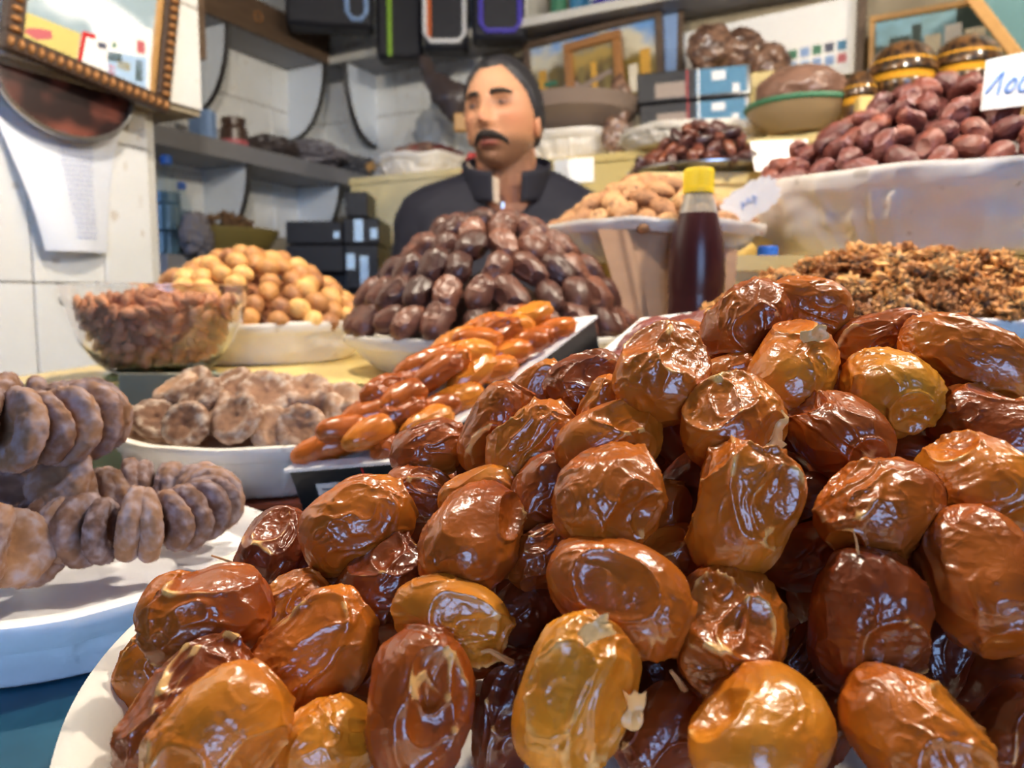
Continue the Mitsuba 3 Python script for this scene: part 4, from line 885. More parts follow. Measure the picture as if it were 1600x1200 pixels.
# ---------------------------------------------------------------- the man
def person():
    k = thing('person', 'man with a moustache and dark navy jacket standing behind the dark date pyramid', 'person')
    HC = P(786, 184, 1.62); YAW = math.radians(-24)                               # turned towards the left of the picture
    Rh = Rot.from_euler('z', YAW).as_matrix() @ Rot.from_euler('y', math.radians(-2)).as_matrix()
    d, f = ico(5); x, y, z = d.T
    p = np.column_stack([x * .077, y * .098, z * .116])
    lo = np.clip(-z, 0, 1)
    p[:, 0] *= 1 - .26 * lo ** 1.7 + .02 * np.clip(z, 0, 1)
    p[:, 1] += np.where(y > 0, -.035 * lo ** 1.2 * np.clip(y, 0, 1), .012 * lo ** 2 * np.clip(-y, 0, 1) * 0)
    fr = np.clip(-y, 0, 1)
    p[:, 1] += .010 * fr ** 2 * (1 - np.abs(z))                                    # flatter face
    X, Z = p[:, 0], p[:, 2]; front = (y < .15)
    def g(cx, cz, sx, sz): return np.exp(-((X - cx) / sx) ** 2 - ((Z - cz) / sz) ** 2) * front
    dy = np.zeros(len(p))
    prof = np.interp(Z, [-.045, -.036, -.029, -.018, .000, .018, .034], [0, .004, .022, .025, .015, .008, 0])
    dy -= prof * np.exp(-(np.abs(X) / np.interp(Z, [-.03, -.015, .03], [.0115, .0105, .0075])) ** 2.4) * front
    for s in (-1, 1):
        dy -= .007 * g(s * .014, -.026, .008, .008)                              # nostril wings
        dy += .0115 * g(s * .032, .012, .017, .0115)                            # eye sockets
        dy -= .0055 * g(s * .030, .033, .022, .008)                            # brow
        dy -= .0055 * g(s * .046, -.012, .018, .018)                            # cheek bone
        dy += .003 * g(s * .034, -.050, .012, .020)                             # cheek hollow
        dy += .003 * g(s * .052, .030, .012, .020)
    dy -= .0075 * g(0, -.058, .026, .013) + .0045 * g(0, -.066, .018, .006) - .006 * g(0, -.0615, .017, .0022)
    dy += .004 * g(0, -.080, .022, .006); dy -= .008 * g(0, -.098, .020, .014)
    p[:, 1] += dy
    col = np.tile(np.array(srgb(196, 142, 108)), (len(p), 1))
    def blend(c, w):
        w = np.clip(w, 0, 1)[:, None]; col[:] = col * (1 - w) + np.array(srgb(*c)) * w
    blend((206, 160, 128), g(0, .066, .045, .026) * .7); blend((196, 120, 92), (g(.05, -.02, .022, .02) + g(-.05, -.02, .022, .02) + g(0, -.024, .012, .012)) * .5)
    stub = np.clip((-.045 - Z) / .02, 0, 1) * np.clip((y < .35), 0, 1); blend((92, 66, 56), stub * .70)
    blend((96, 62, 48), (g(.032, .012, .021, .012) + g(-.032, .012, .021, .012)) * .85)
    blend((168, 92, 84), np.exp(-((Z + .0665) / .0048) ** 2 - (X / .021) ** 4) * (y < -.3)); blend((176, 96, 84), np.exp(-((Z + .0565) / .0035) ** 2 - (X / .012) ** 4) * (y < -.3)); blend((44, 20, 18), np.exp(-((Z + .0612) / .0026) ** 2 - (X / .019) ** 4) * (y < -.3))
    head = trimesh.Trimesh(p, f, process=False)
    # ears are part of the same surface
    def solid(m): return m3.Manifold(m3.Mesh(np.asarray(m.vertices, np.float32), np.asarray(m.faces, np.uint32)))
    H = solid(head)
    for s in (-1, 1):
        e = trimesh.creation.icosphere(3); v = e.vertices * [.009, .020, .032]; v[:, 0] -= np.exp(-((v[:, 1]) / .009) ** 2 - ((v[:, 2] - .004) / .014) ** 2) * .007 * s * (np.sign(v[:, 0]) == s) * 1.0
        v[:, 1] += .004 * (v[:, 2] / .03); e.vertices = v; e.apply_transform(mat4(Rot.from_euler('z', s * .35).as_matrix(), (s * .0745, .012, -.018))); H = H + solid(e)
    headM = mat4(Rh, HC)
    H = H.transform(headM[:3].tolist())
    BX, BY = HC[0] + .012, HC[1] + .045; sh = HC[2] - .178                         # shoulder height
    def J(x, y, z): return np.array([BX + x, BY + y, z])
    def ball(c, r): return m3.Manifold.sphere(r, 20).translate(list(map(float, c)))
    def bone(a, ra, b, rb): return m3.Manifold.batch_hull([ball(a, ra), ball(b, rb)])
    neck = bone(HC + np.array([.004, .024, -.06]), .064, J(0, .01, sh + .02), .068)
    def body(g_=0.0, legs=True, hands=True):
        q = [m3.Manifold.batch_hull([ball(J(sx * .155, 0, sh - .035), .062 + g_) for sx in (-1, 1)] + [ball(J(sx * .055, .005, sh + .03), .045 + g_) for sx in (-1, 1)] + [ball(J(sx * .12, 0, sh - .22), .095 + g_) for sx in (-1, 1)]),
             m3.Manifold.batch_hull([ball(J(sx * .12, 0, sh - .22), .095 + g_) for sx in (-1, 1)] + [ball(J(sx * .10, .01, sh - .50), .09 + g_) for sx in (-1, 1)])]
        for s in (-1, 1):
            a, e, w = J(s * .180, .0, sh - .04), J(s * .232, .02, sh - .32), J(s * .185, -.14, sh - .52)
            q += [bone(a, .056 + g_, e, .043 + g_), bone(e, .043 + g_, w, .031 + g_)]
            if hands:
                fd = np.array([-s * .35, -.75, -.45]); fd /= np.linalg.norm(fd); sd = np.array([-s * 1.0, .25, .0]); sd -= fd * (sd @ fd); sd /= np.linalg.norm(sd); dn = np.array([0, 0, -1.0])
                kn = [w + fd * .088 + sd * o for o in (.030, .010, -.010, -.029)]
                q.append(m3.Manifold.batch_hull([ball(w, .026)] + [ball(kk, .012) for kk in kn]))
                for kk, ln in zip(kn, (.070, .078, .073, .056)):
                    m1 = kk + fd * ln * .48 + dn * ln * .12; m2 = m1 + fd * ln * .28 + dn * ln * .2; m3_ = m2 + fd * ln * .12 + dn * ln * .26
                    q += [bone(kk, .0098, m1, .0088), bone(m1, .0088, m2, .0078), bone(m2, .0078, m3_, .007)]
                t1 = w + fd * .035 + sd * .035; t2 = t1 + fd * .030 + sd * .018 + dn * .01; t3 = t2 + fd * .028 + sd * .002 + dn * .012
                q += [bone(w + fd * .012 + sd * .012, .017, t1, .0125), bone(t1, .0125, t2, .0105), bone(t2, .0105, t3, .0088)]
            if legs:
                hp, kn_, an = J(s * .095, .01, sh - .56), J(s * .10, -.02, .50), J(s * .105, .02, .09)
                q += [bone(hp, .095, kn_, .062), bone(kn_, .060, an, .040), bone(an - [0, 0, .045], .040, an + np.array([0, -.15, -.055]), .032)]
        return q
    whole = m3.Manifold.batch_boolean(body() + [neck, H], m3.OpType.Add)
    mm = whole.to_mesh(); bm = trimesh.Trimesh(mm.vert_properties[:, :3], mm.tri_verts, process=False)
    v = np.asarray(bm.vertices); loc = (v - HC) @ Rh
    from scipy.spatial import cKDTree
    dd, ii = cKDTree(p).query(loc); w = np.clip(1 - (dd - .002) / .02, 0, 1)[:, None]
    skin = np.array(srgb(164, 108, 80)); c = skin * (1 - w) + col[ii] * w
    c = np.where((v[:, 2] < HC[2] - .14)[:, None] & (dd > .01)[:, None], np.array(srgb(150, 98, 74)), c)
    scene['m_skin'] = {'type': 'twosided', 'bsdf': {'type': 'principled', 'base_color': {'type': 'mesh_attribute', 'name': 'vertex_color'}, 'roughness': .48, 'specular': .45}}
    key = k + '__body'; put(key, bm, 'm_skin', True, color=c)
    from scipy.interpolate import LinearNDInterpolator
    sel = y < .25; yi = LinearNDInterpolator(p[sel][:, [0, 2]], p[sel][:, 1])
    def patch(name, outline, mat_, thick, label):
        """a tuft lying on the face: outline(u, v) -> x, z of the head"""
        def fn(u, vv):
            xx, zz = outline(u, vv); yy = yi(xx, zz); yy = np.where(np.isnan(yy), -.08, yy)
            b = thick * (np.sin(np.pi * np.clip(u, .02, .98)) ** .4) * (np.sin(np.pi * np.clip(vv, .04, .96)) ** .6) + .0006 * (noise(np.stack([u * 60, vv * 10, u * 0], -1), 2) - .5)
            return np.stack([xx, yy - b, zz], -1)
        part(k, name, tf(grid_sheet(fn, 44, 14, .0012), headM), mat_, True, label=label)
    mat('m_hair', srgb(34, 34, 40), .55); mat('m_moustache', srgb(32, 26, 25), .8); mat('m_brow', srgb(44, 34, 29), .8)
    patch('moustache', lambda u, v: ((u - .5) * .076, -.0425 - .017 * np.abs((u - .5) * 2) ** 2.2 - .0150 * v * (1 - .25 * np.abs((u - .5) * 2))), 'm_moustache', .0065, 'dark moustache')
    for s in (-1, 1):
        patch('eyebrow', lambda u, v: (s * (.013 + .038 * u), .0275 + .0045 * np.sin(np.pi * (u * .75 + .1)) + (v - .5) * .0110 * (1 - .4 * u)), 'm_brow', .0036, 'dark eyebrow')
        ey = float(yi(s * .032, .012)); ec = np.array([s * .032, ey + .0075, .0115])
        m = trimesh.creation.icosphere(3, .0112); part(k, 'eye', tf(m, headM @ mat4(t=ec)), 'm_eye', True); e_key = list(scene)[-1]
        g_ = np.array([-.30, -.95, -.04]); g_ /= np.linalg.norm(g_); m = trimesh.creation.icosphere(2, .0064); part(e_key, 'iris', tf(m, headM @ mat4(np.eye(3), ec + g_ * .0078)), 'm_black_gloss', True, label='dark iris')
        def lid(u, vv, up):
            a = (u - .5) * 2.1; e_ = (.62 - vv * .62) if up else (-.55 + vv * .42)
            return np.stack([ec[0] + .0122 * np.sin(a) * np.cos(e_), ec[1] - .0122 * np.cos(a) * np.cos(e_), ec[2] + .0122 * np.sin(e_)], -1)
        for up in (True, False): part(k, 'eyelid', tf(grid_sheet(lambda u, v: lid(u, v, up), 14, 7, .0012), headM), 'm_lid', True)
    mat('m_eye', srgb(160, 146, 136), .2); mat('m_lid', srgb(134, 90, 68), .5)
    # hair: short, receding, a shell over the scalp
    th = np.arctan2(X, -p[:, 1])                                            # 0 in front
    line = np.interp(np.abs(th), [0, .45, .8, 1.15, 1.35, 1.62, 1.75, 2.1, 3.15], [.086, .092, .066, .036, .004, -.030, -.016, -.060, -.066])
    hm = np.clip((Z - line) / .010, 0, 1); keep = (hm[f] > 0).any(1)
    n_ = trimesh.Trimesh(p, f, process=False).vertex_normals
    top = p + n_ * (.0085 * hm + .0015 * (noise(p * 300, 3) - .3) * hm)[:, None]; bot = p - n_ * .002
    ff = f[keep]; eu = np.sort(np.vstack([ff[:, [0, 1]], ff[:, [1, 2]], ff[:, [2, 0]]]), axis=1); de = np.vstack([ff[:, [0, 1]], ff[:, [1, 2]], ff[:, [2, 0]]])
    uq, inv, cnt = np.unique(eu, axis=0, return_inverse=True, return_counts=True); bd = de[cnt[inv.ravel()] == 1]; N = len(p)
    hf = np.vstack([ff, ff[:, ::-1] + N, np.column_stack([bd[:, 1], bd[:, 0], bd[:, 0] + N]), np.column_stack([bd[:, 1], bd[:, 0] + N, bd[:, 1] + N])])
    hair = trimesh.Trimesh(np.vstack([top, bot]), hf, process=False); hair.remove_unreferenced_vertices()
    part(k, 'hair', tf(hair, headM), 'm_hair', True, label='short dark receding hair')
    # jacket over the torso and arms
    jk = m3.Manifold.batch_boolean(body(.017, False, False), m3.OpType.Add)
    cut = m3.Manifold.batch_hull([ball(HC + np.array([0, .01, -.09]), .070), ball(J(0, -.055, sh + .02), .050)])
    jk = (jk - cut).refine_to_length(.02); q = jk.to_mesh(); jm = trimesh.Trimesh(q.vert_properties[:, :3], q.tri_verts, process=False); jm.merge_vertices()
    trimesh.smoothing.filter_taubin(jm, iterations=14); v = np.array(jm.vertices); v += jm.vertex_normals * ((fbm(v * [9, 9, 14], 3, 4) - .5) * .026)[:, None]; jm.vertices = v
    mat('m_jacket', srgb(24, 25, 40), .75, sheen=.4)
    part(k, 'jacket', jm, 'm_jacket', True, label='dark navy jacket'); j = list(scene)[-1]
    def collar(u, v):
        a = -2.55 + u * 5.1; R = .076 + .014 * v + .004 * np.sin(u * 20); z0 = sh + .012 + .030 * (1 - np.cos(a)) * .5
        z = z0 + v * (.062 + .014 * np.cos(a) * -1)
        return np.stack([BX - .006 + R * np.sin(a) * 1.02, BY - .008 + R * np.cos(a + np.pi) * -1.0 * -1 * -1 + 0 * u, z], -1)
    # the open side of the collar faces the camera
    def collar2(u, v):
        a = np.pi / 2 + (-2.80 + u * 5.60); R = .084 + .012 * v + .003 * np.sin(u * 23)
        back = (1 + np.sin(a)) / 2
        z = sh - .004 + .044 * back + v * (.060 + .026 * back)
        return np.stack([BX - .004 + R * np.cos(a), BY - .012 + R * np.sin(a), z], -1)
    part(j, 'collar', grid_sheet(collar2, 48, 8, .008), 'm_jacket', True, label='standing jacket collar')
    def inner(u, v):
        a = np.pi * (.98 + .46 * u); R = .080 + .004 * v
        return np.stack([BX - .004 + R * np.cos(a), BY - .014 + R * np.sin(a), sh - .008 + v * .052 + .050 * (1 - u)], -1)
    mat('m_shirt', srgb(196, 178, 160), .8)
    part(k, 'shirt_collar', grid_sheet(inner, 20, 6, .004), 'm_shirt', True, label='pale shirt collar')
    zp = np.array([BX - .012, BY - .098, sh - .012]); m = cbox(.009, .006, .018, .002, (zp[0], zp[1] - .004, zp[2])); part(j, 'zip_pull', m, 'm_steel', False, label='metal zip pull')
    def hood(u, v):
        a = np.pi / 2 + (-1.5 + u * 3.0); R = .095 + .040 * np.sin(np.pi * v)
        return np.stack([BX + R * np.cos(a) * 1.05, BY + R * np.sin(a) * .9, sh + .055 - .09 * v + .02 * np.sin(a)], -1)
    part(j, 'hood', grid_sheet(hood, 30, 8, .010), 'm_jacket', True)
    mat('m_trousers', srgb(58, 58, 66), .8)
    tr = [m3.Manifold.batch_hull([ball(J(sx * .10, .01, sh - .52), .105) for sx in (-1, 1)] + [ball(J(sx * .095, .01, sh - .60), .108) for sx in (-1, 1)])]
    for s in (-1, 1):
        tr += [bone(J(s * .095, .01, sh - .60), .108, J(s * .10, -.02, .50), .076), bone(J(s * .10, -.02, .50), .074, J(s * .105, .02, .12), .062)]
    q = m3.Manifold.batch_boolean(tr, m3.OpType.Add).to_mesh(); part(k, 'trousers', trimesh.Trimesh(q.vert_properties[:, :3], q.tri_verts, process=False), 'm_trousers', True)
person()

# ---------------------------------------------------------------- near left wall: frame, mirror, papers
def wallpt(o, ax, px, py):
    """the point of an upright plane through o along ax that this spot of the picture shows"""
    dv = P(px, py, 1.0) - CAM; n = np.cross(ax, ZUP); t = ((o - CAM) @ n) / (dv @ n); return CAM + dv * t
fo = HEAD + BD * .035
br, bl_ = wallpt(fo, LD, 260, 178), wallpt(fo - BD * .0, LD, 2, 74)
X = br - bl_; FWd = np.linalg.norm(X); X /= FWd; Y = ZUP - X * X[2]; Y /= np.linalg.norm(Y); N = np.cross(X, Y); N = N if N @ (CAM - br) > 0 else -N
Y = Y * math.cos(.06) + N * math.sin(.06); N = np.cross(X, Y); N = N if N @ (CAM - br) > 0 else -N
FHt = .46
Mf = np.eye(4); Mf[:3, 0], Mf[:3, 1], Mf[:3, 2], Mf[:3, 3] = X, Y, N, bl_
def fbar(x0, x1, y0, y1, z0, z1, c=.002): return cbox(x1 - x0, y1 - y0, z1 - z0, c, ((x0 + x1) / 2, (y0 + y1) / 2, (z0 + z1) / 2))
mat('m_yellowcard', srgb(206, 190, 112), .5)
k = thing('picture_frame', 'carved gilt mirror frame with cards tucked in, on the left tiled wall', 'mirror'); w = .030
for (x0, x1, y0, y1) in ((0, FWd, 0, w), (0, FWd, FHt - w, FHt), (0, w, w, FHt - w), (FWd - w, FWd, w, FHt - w)):
    part(k, 'moulding', fbar(x0, x1, y0, y1, -.012, .010), 'm_gilt_dark', False, M=Mf)
    part(k, 'inner_bead', fbar(x0 + (w - .007 if x1 - x0 < .1 and x0 < .01 else 0), x1 - (w - .007 if x1 - x0 < .1 and x0 > .01 else 0), y0 + (w - .007 if y1 - y0 < .1 and y0 < .01 else 0), y1 - (w - .007 if y1 - y0 < .1 and y0 > .01 else 0), .0102, .014), 'm_gilt', False, M=Mf) if False else None
beads = []; s_ = trimesh.creation.icosphere(1)
for q in np.arange(.008, FWd, .017):
    for yy in (w * .45, FHt - w * .45): beads.append(tf(s_, mat4(t=(q, yy, .011), s=np.diag([.0058, .0095, .008]))))
for q in np.arange(.035, FHt - .03, .017):
    for xx in (w * .45, FWd - w * .45): beads.append(tf(s_, mat4(t=(xx, q, .011), s=np.diag([.0095, .0058, .008]))))
part(k, 'carved_beads', cat(beads), 'm_gilt', True, M=Mf, kind='stuff', label='row of carved gilt beads')
part(k, 'inner_edge', cat([fbar(FWd - w - .012, FWd - w + .002, w, FHt - w, -.009, -.001), fbar(w - .002, w + .006, w, FHt - w, -.009, -.001)]), 'm_wood_light', False, M=Mf, label='pale gold inner edge')
part(k, 'mirror_glass', fbar(w - .004, FWd - w + .004, w - .004, FHt - w + .004, -.010, -.006), 'm_mirror', False, M=Mf, label='grey mirror glass')
def flat(name, label, cat_, pts, mat_, z, M, parts=()):
    kk = thing(name, label, cat_); m = trimesh.creation.extrude_polygon(sg.Polygon(pts), .0014, engine='earcut'); m.apply_translation([0, 0, z])
    part(kk, 'sheet', m, mat_, False, M=M)
    for nm, pp, mm_ in parts:
        m = trimesh.creation.extrude_polygon(sg.Polygon(pp), .0005, engine='earcut'); m.apply_translation([0, 0, z + .0015]); part(kk, nm, m, mm_, False, M=M)
    return kk
def fpx(*pts):
    """spots of the picture as x, y on the frame's plane"""
    out = []
    for px, py in pts:
        dv = P(px, py, 1) - CAM; t = ((bl_ - CAM) @ N) / (dv @ N); q = CAM + dv * t - bl_; out.append((q @ X, q @ Y))
    return out
flat('card', 'yellowish card with a red patch tucked into the gilt frame', 'card', fpx((30, 62), (122, 98), (128, 52), (42, 18)), 'm_yellowcard', -.0055, Mf, [('red_patch', fpx((40, 50), (60, 62), (84, 60), (82, 48), (62, 44), (44, 44)), 'm_rose')])
flat('card', 'white card with a red border tucked into the gilt frame', 'card', fpx((122, 97), (158, 113), (164, 58), (130, 48)), 'm_card', -.0035, Mf, [('red_border', fpx((122, 97), (128, 99), (136, 57), (163, 66), (164, 58), (130, 48)), 'm_red')])
flat('photo_card', 'white card with a small bright photo, at the right of the gilt frame', 'card', fpx((146, 108), (234, 144), (238, 46), (153, 18)), 'm_card', -.0015, Mf,
     [('photo', fpx((168, 118), (228, 142), (230, 90), (168, 80)), 'm_lightblue'), ('photo_patch', fpx((170, 120), (180, 123), (180, 104), (170, 100)), 'm_red'), ('photo_patch', fpx((183, 106), (203, 112), (203, 98), (183, 94)), 'm_khaki'), ('photo_patch', fpx((168, 94), (190, 98), (190, 84), (168, 81)), 'm_darkgreen'),
      ('photo_patch', fpx((211, 125), (222, 128), (222, 96), (212, 92)), 'm_darkgreen'), ('print_mark', fpx((153, 74), (166, 77), (166, 68), (153, 65)), 'm_ink'), ('print_mark', fpx((174, 74), (183, 74), (178, 64)), 'm_green'), ('print_mark', fpx((214, 82), (226, 84), (226, 66), (214, 62)), 'm_rose')])
# round mirror below the frame, its reflection of dates painted as brown blotches
nw = NEAR + BD * .055
c0 = wallpt(nw, LD, 105, 128); k = thing('wall_mirror', 'round metal-rimmed dish of dark dates hanging below the gilt frame', 'dish')
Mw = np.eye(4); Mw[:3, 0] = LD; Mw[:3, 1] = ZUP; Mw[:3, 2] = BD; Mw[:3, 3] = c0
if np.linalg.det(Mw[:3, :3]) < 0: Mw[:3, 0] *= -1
Rd = .135
tz = np.linspace(0, 2 * np.pi, 49)
part(k, 'rim', tube([(Rd * math.cos(t), Rd * .75 * math.sin(t), .004) for t in tz], .005, 8, False), 'm_steel', 40, M=Mw, label='thin metal rim')
def mirrored_dates_fn(p, n, uv):  # brown and bluish blotches painted in place of the mirrored dates
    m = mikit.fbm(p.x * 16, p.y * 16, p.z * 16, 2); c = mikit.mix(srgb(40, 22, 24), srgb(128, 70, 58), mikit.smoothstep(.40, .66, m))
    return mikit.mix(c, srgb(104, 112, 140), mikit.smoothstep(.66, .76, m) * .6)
mat('m_dish_print', mikit.proc(mirrored_dates_fn), .25, clearcoat=.6)
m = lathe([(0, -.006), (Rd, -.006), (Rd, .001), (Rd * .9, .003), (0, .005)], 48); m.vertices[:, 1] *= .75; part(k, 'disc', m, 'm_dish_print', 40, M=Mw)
# hanging sheets of lined paper
def hanging(label, pxs, seed, d_off, lines):
    o_ = NEAR + BD * d_off; c = [wallpt(o_, LD, *q) for q in pxs]
    k = thing('paper_sheet', label, 'paper', 'papers hanging on the left wall')
    def fn(u, v):
        q = (c[0] * (1 - u[..., None]) + c[1] * u[..., None]) * (1 - v[..., None]) + (c[3] * (1 - u[..., None]) + c[2] * u[..., None]) * v[..., None]
        return q + BD * ((.016 * np.sin(u * 3.3 + seed) * (1 - v * .4) + .010 * np.sin(v * 4 + seed + u * 2))[..., None])
    part(k, 'sheet', grid_sheet(fn, 26, 18, .0008), 'm_sheet', True)
    ln = []
    for j in range(lines):
        v0 = .10 + .8 * j / max(lines - 1, 1)
        ln.append(grid_sheet(lambda u, v: fn(.42 + .34 * u, v0 + .008 * v) + BD * .0012, 10, 2, .0004))
    if ln: part(k, 'print_line', cat(ln), 'm_faint', True, kind='stuff', label='pale printed lines')
    return k
mat('m_sheet', srgb(232, 238, 250), .5); mat('m_faint', srgb(140, 156, 206), .7); mat('m_sheet_blue', srgb(206, 216, 246), .5)
hanging('white lined paper sheet hanging below the round mirror on the left wall', [(66, 392), (168, 396), (193, 185), (-10, 165)], .4, .024, 24)
hanging('paler sheet hanging behind the lined one', [(82, 386), (160, 398), (186, 200), (20, 190)], .4, .014, 0)
for (px, py) in ((151, 443),):
    k = thing('nail', 'dark nail hole in the tiles above the glass bowl' if py > 400 else 'tiny dark nail at the edge of the hanging paper', 'nail'); q = wallpt(NEAR + BD * .003, LD, px, py)
    m = lathe([(0, 0), (.004, 0), (.0035, .003), (0, .004)], 12); Mq = Mw.copy(); Mq[:3, 3] = q; put(k, m, 'm_black', 30, M=Mq)

# ---------------------------------------------------------------- left recess
def bottle_pet(label, px, py_top, d, zb, cap):
    q = P(px, py_top, d); H = q[2] - zb; s = H / .30
    k = thing('water_bottle', label, 'bottle', 'water bottles on the left')
    pf = [(0, .003), (.030, 0), (.038, .008), (.038, .07), (.034, .075), (.038, .08), (.038, .15), (.035, .155), (.038, .16), (.037, .19), (.028, .235), (.015, .265), (.0135, .282)]
    Mq = mat4(np.eye(3) * s, (q[0], q[1], zb)); part(k, 'body', lathe(pf, 32), 'm_pet', 30, M=Mq, label='clear bluish body')
    part(k, 'water', lathe([(0, .004)] + [(a - .001, b + .001) for a, b in pf[1:10]] + [(0, .19)], 32), 'm_water', 30, M=Mq)
    part(k, 'cap', lathe([(0, .274), (.0165, .274), (.0165, .298), (.014, .30), (0, .30)], 24), cap, 30, M=Mq, label='blue cap')
mat('m_water', srgb(96, 124, 142), .1, clearcoat=1.0)
lowz = 1.38
k = thing('ledge', 'low dark ledge along the left wall under the bottles and basket', 'shelf')
put(k, along(CORNER, LD, BD, -1.1, -.01, .002, .40, 1.33, lowz), 'm_shelf_grey', False)
bottle_pet('tall water bottle right beside the tiled wall edge', 259, 243, 2.12, lowz + .001, 'm_blue')
bottle_pet('shorter water bottle with a bright blue cap behind the tall one', 283, 285, 2.32, lowz + .001, 'm_blue')
q = P(345, 372, 2.28); k = thing('basket', 'olive shallow basket of brown twigs on the low ledge', 'basket')
m = lathe([(0, .0), (.10, 0), (.13, .02), (.165, .075), (.168, .085), (.158, .085), (.152, .075), (.12, .025), (0, .02)], 48); m.apply_translation([q[0], q[1], lowz + .001]); part(k, 'bowl', m, 'm_olive', 30)
ln = r.normal(size=(1, 3)); tw = []
for i in range(150):
    a = r.uniform(0, 6.28); rr = .145 * math.sqrt(r.random()); z = lowz + .055 + .075 * (1 - (rr / .15) ** 1.6); dv = r.normal(size=3); dv /= np.linalg.norm(dv)
    o_ = np.array([q[0] + rr * math.cos(a), q[1] + rr * math.sin(a), z]); tw.append(tube([o_ - dv * .02, o_ + r.normal(size=3) * .003, o_ + dv * .02], .0055, 5))
wood('m_twig', srgb(116, 84, 50), srgb(72, 50, 32), 40, 40, 40, .8)
put(thing('twigs', 'brown twigs heaped in the olive basket', 'twigs', kind='stuff'), cat(tw), 'm_twig', 30)
k = thing('cloth_bundle', 'grey-brown paper bundle standing between the water bottles and the basket', 'bundle')
def lump(c, s, seed, amp=.25, fr=2.2, rot=0.0, sub=4):
    d, f = ico(sub); h = 1 + amp * (fbm(d * fr + seed * 7.1, 3, seed) - .5) * 2 + amp * .35 * (ridged(d * fr * 1.7 + seed, seed + 1, 3) - .3)
    m = trimesh.Trimesh(d * h[:, None] * np.array(s), f, process=False); m.apply_transform(trimesh.transformations.rotation_matrix(rot, [0, 1, 0])); m.apply_translation(c); return m
c = P(305, 345, 2.04); put(k, lump((c[0], c[1], lowz + .055), (.042, .036, .056), 3, .4), 'm_bundle', True); mat('m_bundle', srgb(104, 98, 100), .6)
# black boxes
def black_box(px0, px1, py0, py1, d, dep_, label, stick=()):
    a, b = P(px0, py1, d), P(px1, py0, d); k = thing('carton', label, 'box', 'black cartons stacked below the left shelf')
    part(k, 'body', cbox(b[0] - a[0], dep_, b[2] - a[2], .003, ((a[0] + b[0]) / 2, a[1] + dep_ / 2, (a[2] + b[2]) / 2)), 'm_black', False)
    for (u0, u1, v0, v1, mm_) in stick:
        part(k, 'sticker', cbox((b[0] - a[0]) * (u1 - u0), .0008, (b[2] - a[2]) * (v1 - v0), .0002, (a[0] + (b[0] - a[0]) * (u0 + u1) / 2, a[1] - .0006, a[2] + (b[2] - a[2]) * (v0 + v1) / 2)), mm_, False, label='pale sticker')
W_ = 'm_lightblue'
black_box(447, 538, 383, 425, 1.95, .2, 'black carton, lower left of the stack left of the man')
black_box(540, 592, 383, 452, 1.95, .2, 'black carton with two pale stickers, lower right of the stack', [(.05, .3, .45, .8, W_), (.45, .7, .05, .75, W_)])
black_box(447, 535, 346, 381, 1.96, .2, 'black carton, upper left of the stack left of the man', [(.85, .95, .25, .55, W_)])
black_box(537, 593, 341, 381, 1.96, .2, 'black carton with a tall pale sticker, upper right of the stack', [(.30, .55, .1, .95, W_), (.75, .95, .2, .6, W_)])
black_box(447, 592, 427, 520, 2.02, .2, 'black carton under the stack, mostly hidden behind the dates')
black_box(540, 575, 300, 339, 1.98, .12, 'small black carton on top of the stack, under the low shelf')
# on the low grey shelf
sx = SL + .0455
def on_shelf(px, ztop, off): 
    q = wallpt(CORNER + BD * off, LD, px, 230); return np.array([q[0], q[1], ztop])
c = on_shelf(366, sx, .12); k = thing('jar', 'dark brown glass jar on the low grey shelf', 'jar')
m = lathe([(0, 0), (.040, 0), (.044, .004), (.044, .075), (.036, .088), (.036, .095), (.039, .096), (.039, .112), (0, .114)], 32); m.apply_translation(c); part(k, 'body', m, 'm_jar', 30); mat('m_jar', srgb(74, 52, 40), .3, clearcoat=.6)
m = lathe([(.0445, .012), (.0448, .012), (.0448, .04), (.0445, .04)], 32); m.apply_translation(c); part(k, 'band', m, 'm_rose', 30, label='reddish band')
c = on_shelf(318, sx, .15); k = thing('tin', 'pale blue box at the left end of the low grey shelf', 'box'); put(k, cbox(.07, .05, .10, .004, tuple(c + [0, 0, .051])), 'm_sky', False)
c = on_shelf(420, sx, .12); put(thing('plastic_bag', 'dark brown crumpled plastic bag on the low grey shelf', 'bag'), lump(c + [0, 0, .045], (.10, .06, .042), 5, .3), 'm_bagbrown', True); mat('m_bagbrown', srgb(66, 56, 54), .4, clearcoat=.4)
c = on_shelf(480, sx, .13); put(thing('plastic_bag', 'grey-purple plastic bag drooping over the low grey shelf', 'bag'), lump(c + [0, 0, .05], (.13, .08, .048), 8, .3), 'm_baggrey', True); mat('m_baggrey', srgb(112, 106, 112), .35, clearcoat=.5)
c = on_shelf(545, sx, .16); put(thing('plastic_bag', 'dark grey plastic bag at the corner end of the low shelf', 'bag'), lump(c + [0, 0, .035], (.12, .08, .040), 9, .3), 'm_bagdark', True); mat('m_bagdark', srgb(84, 84, 90), .35, clearcoat=.5)

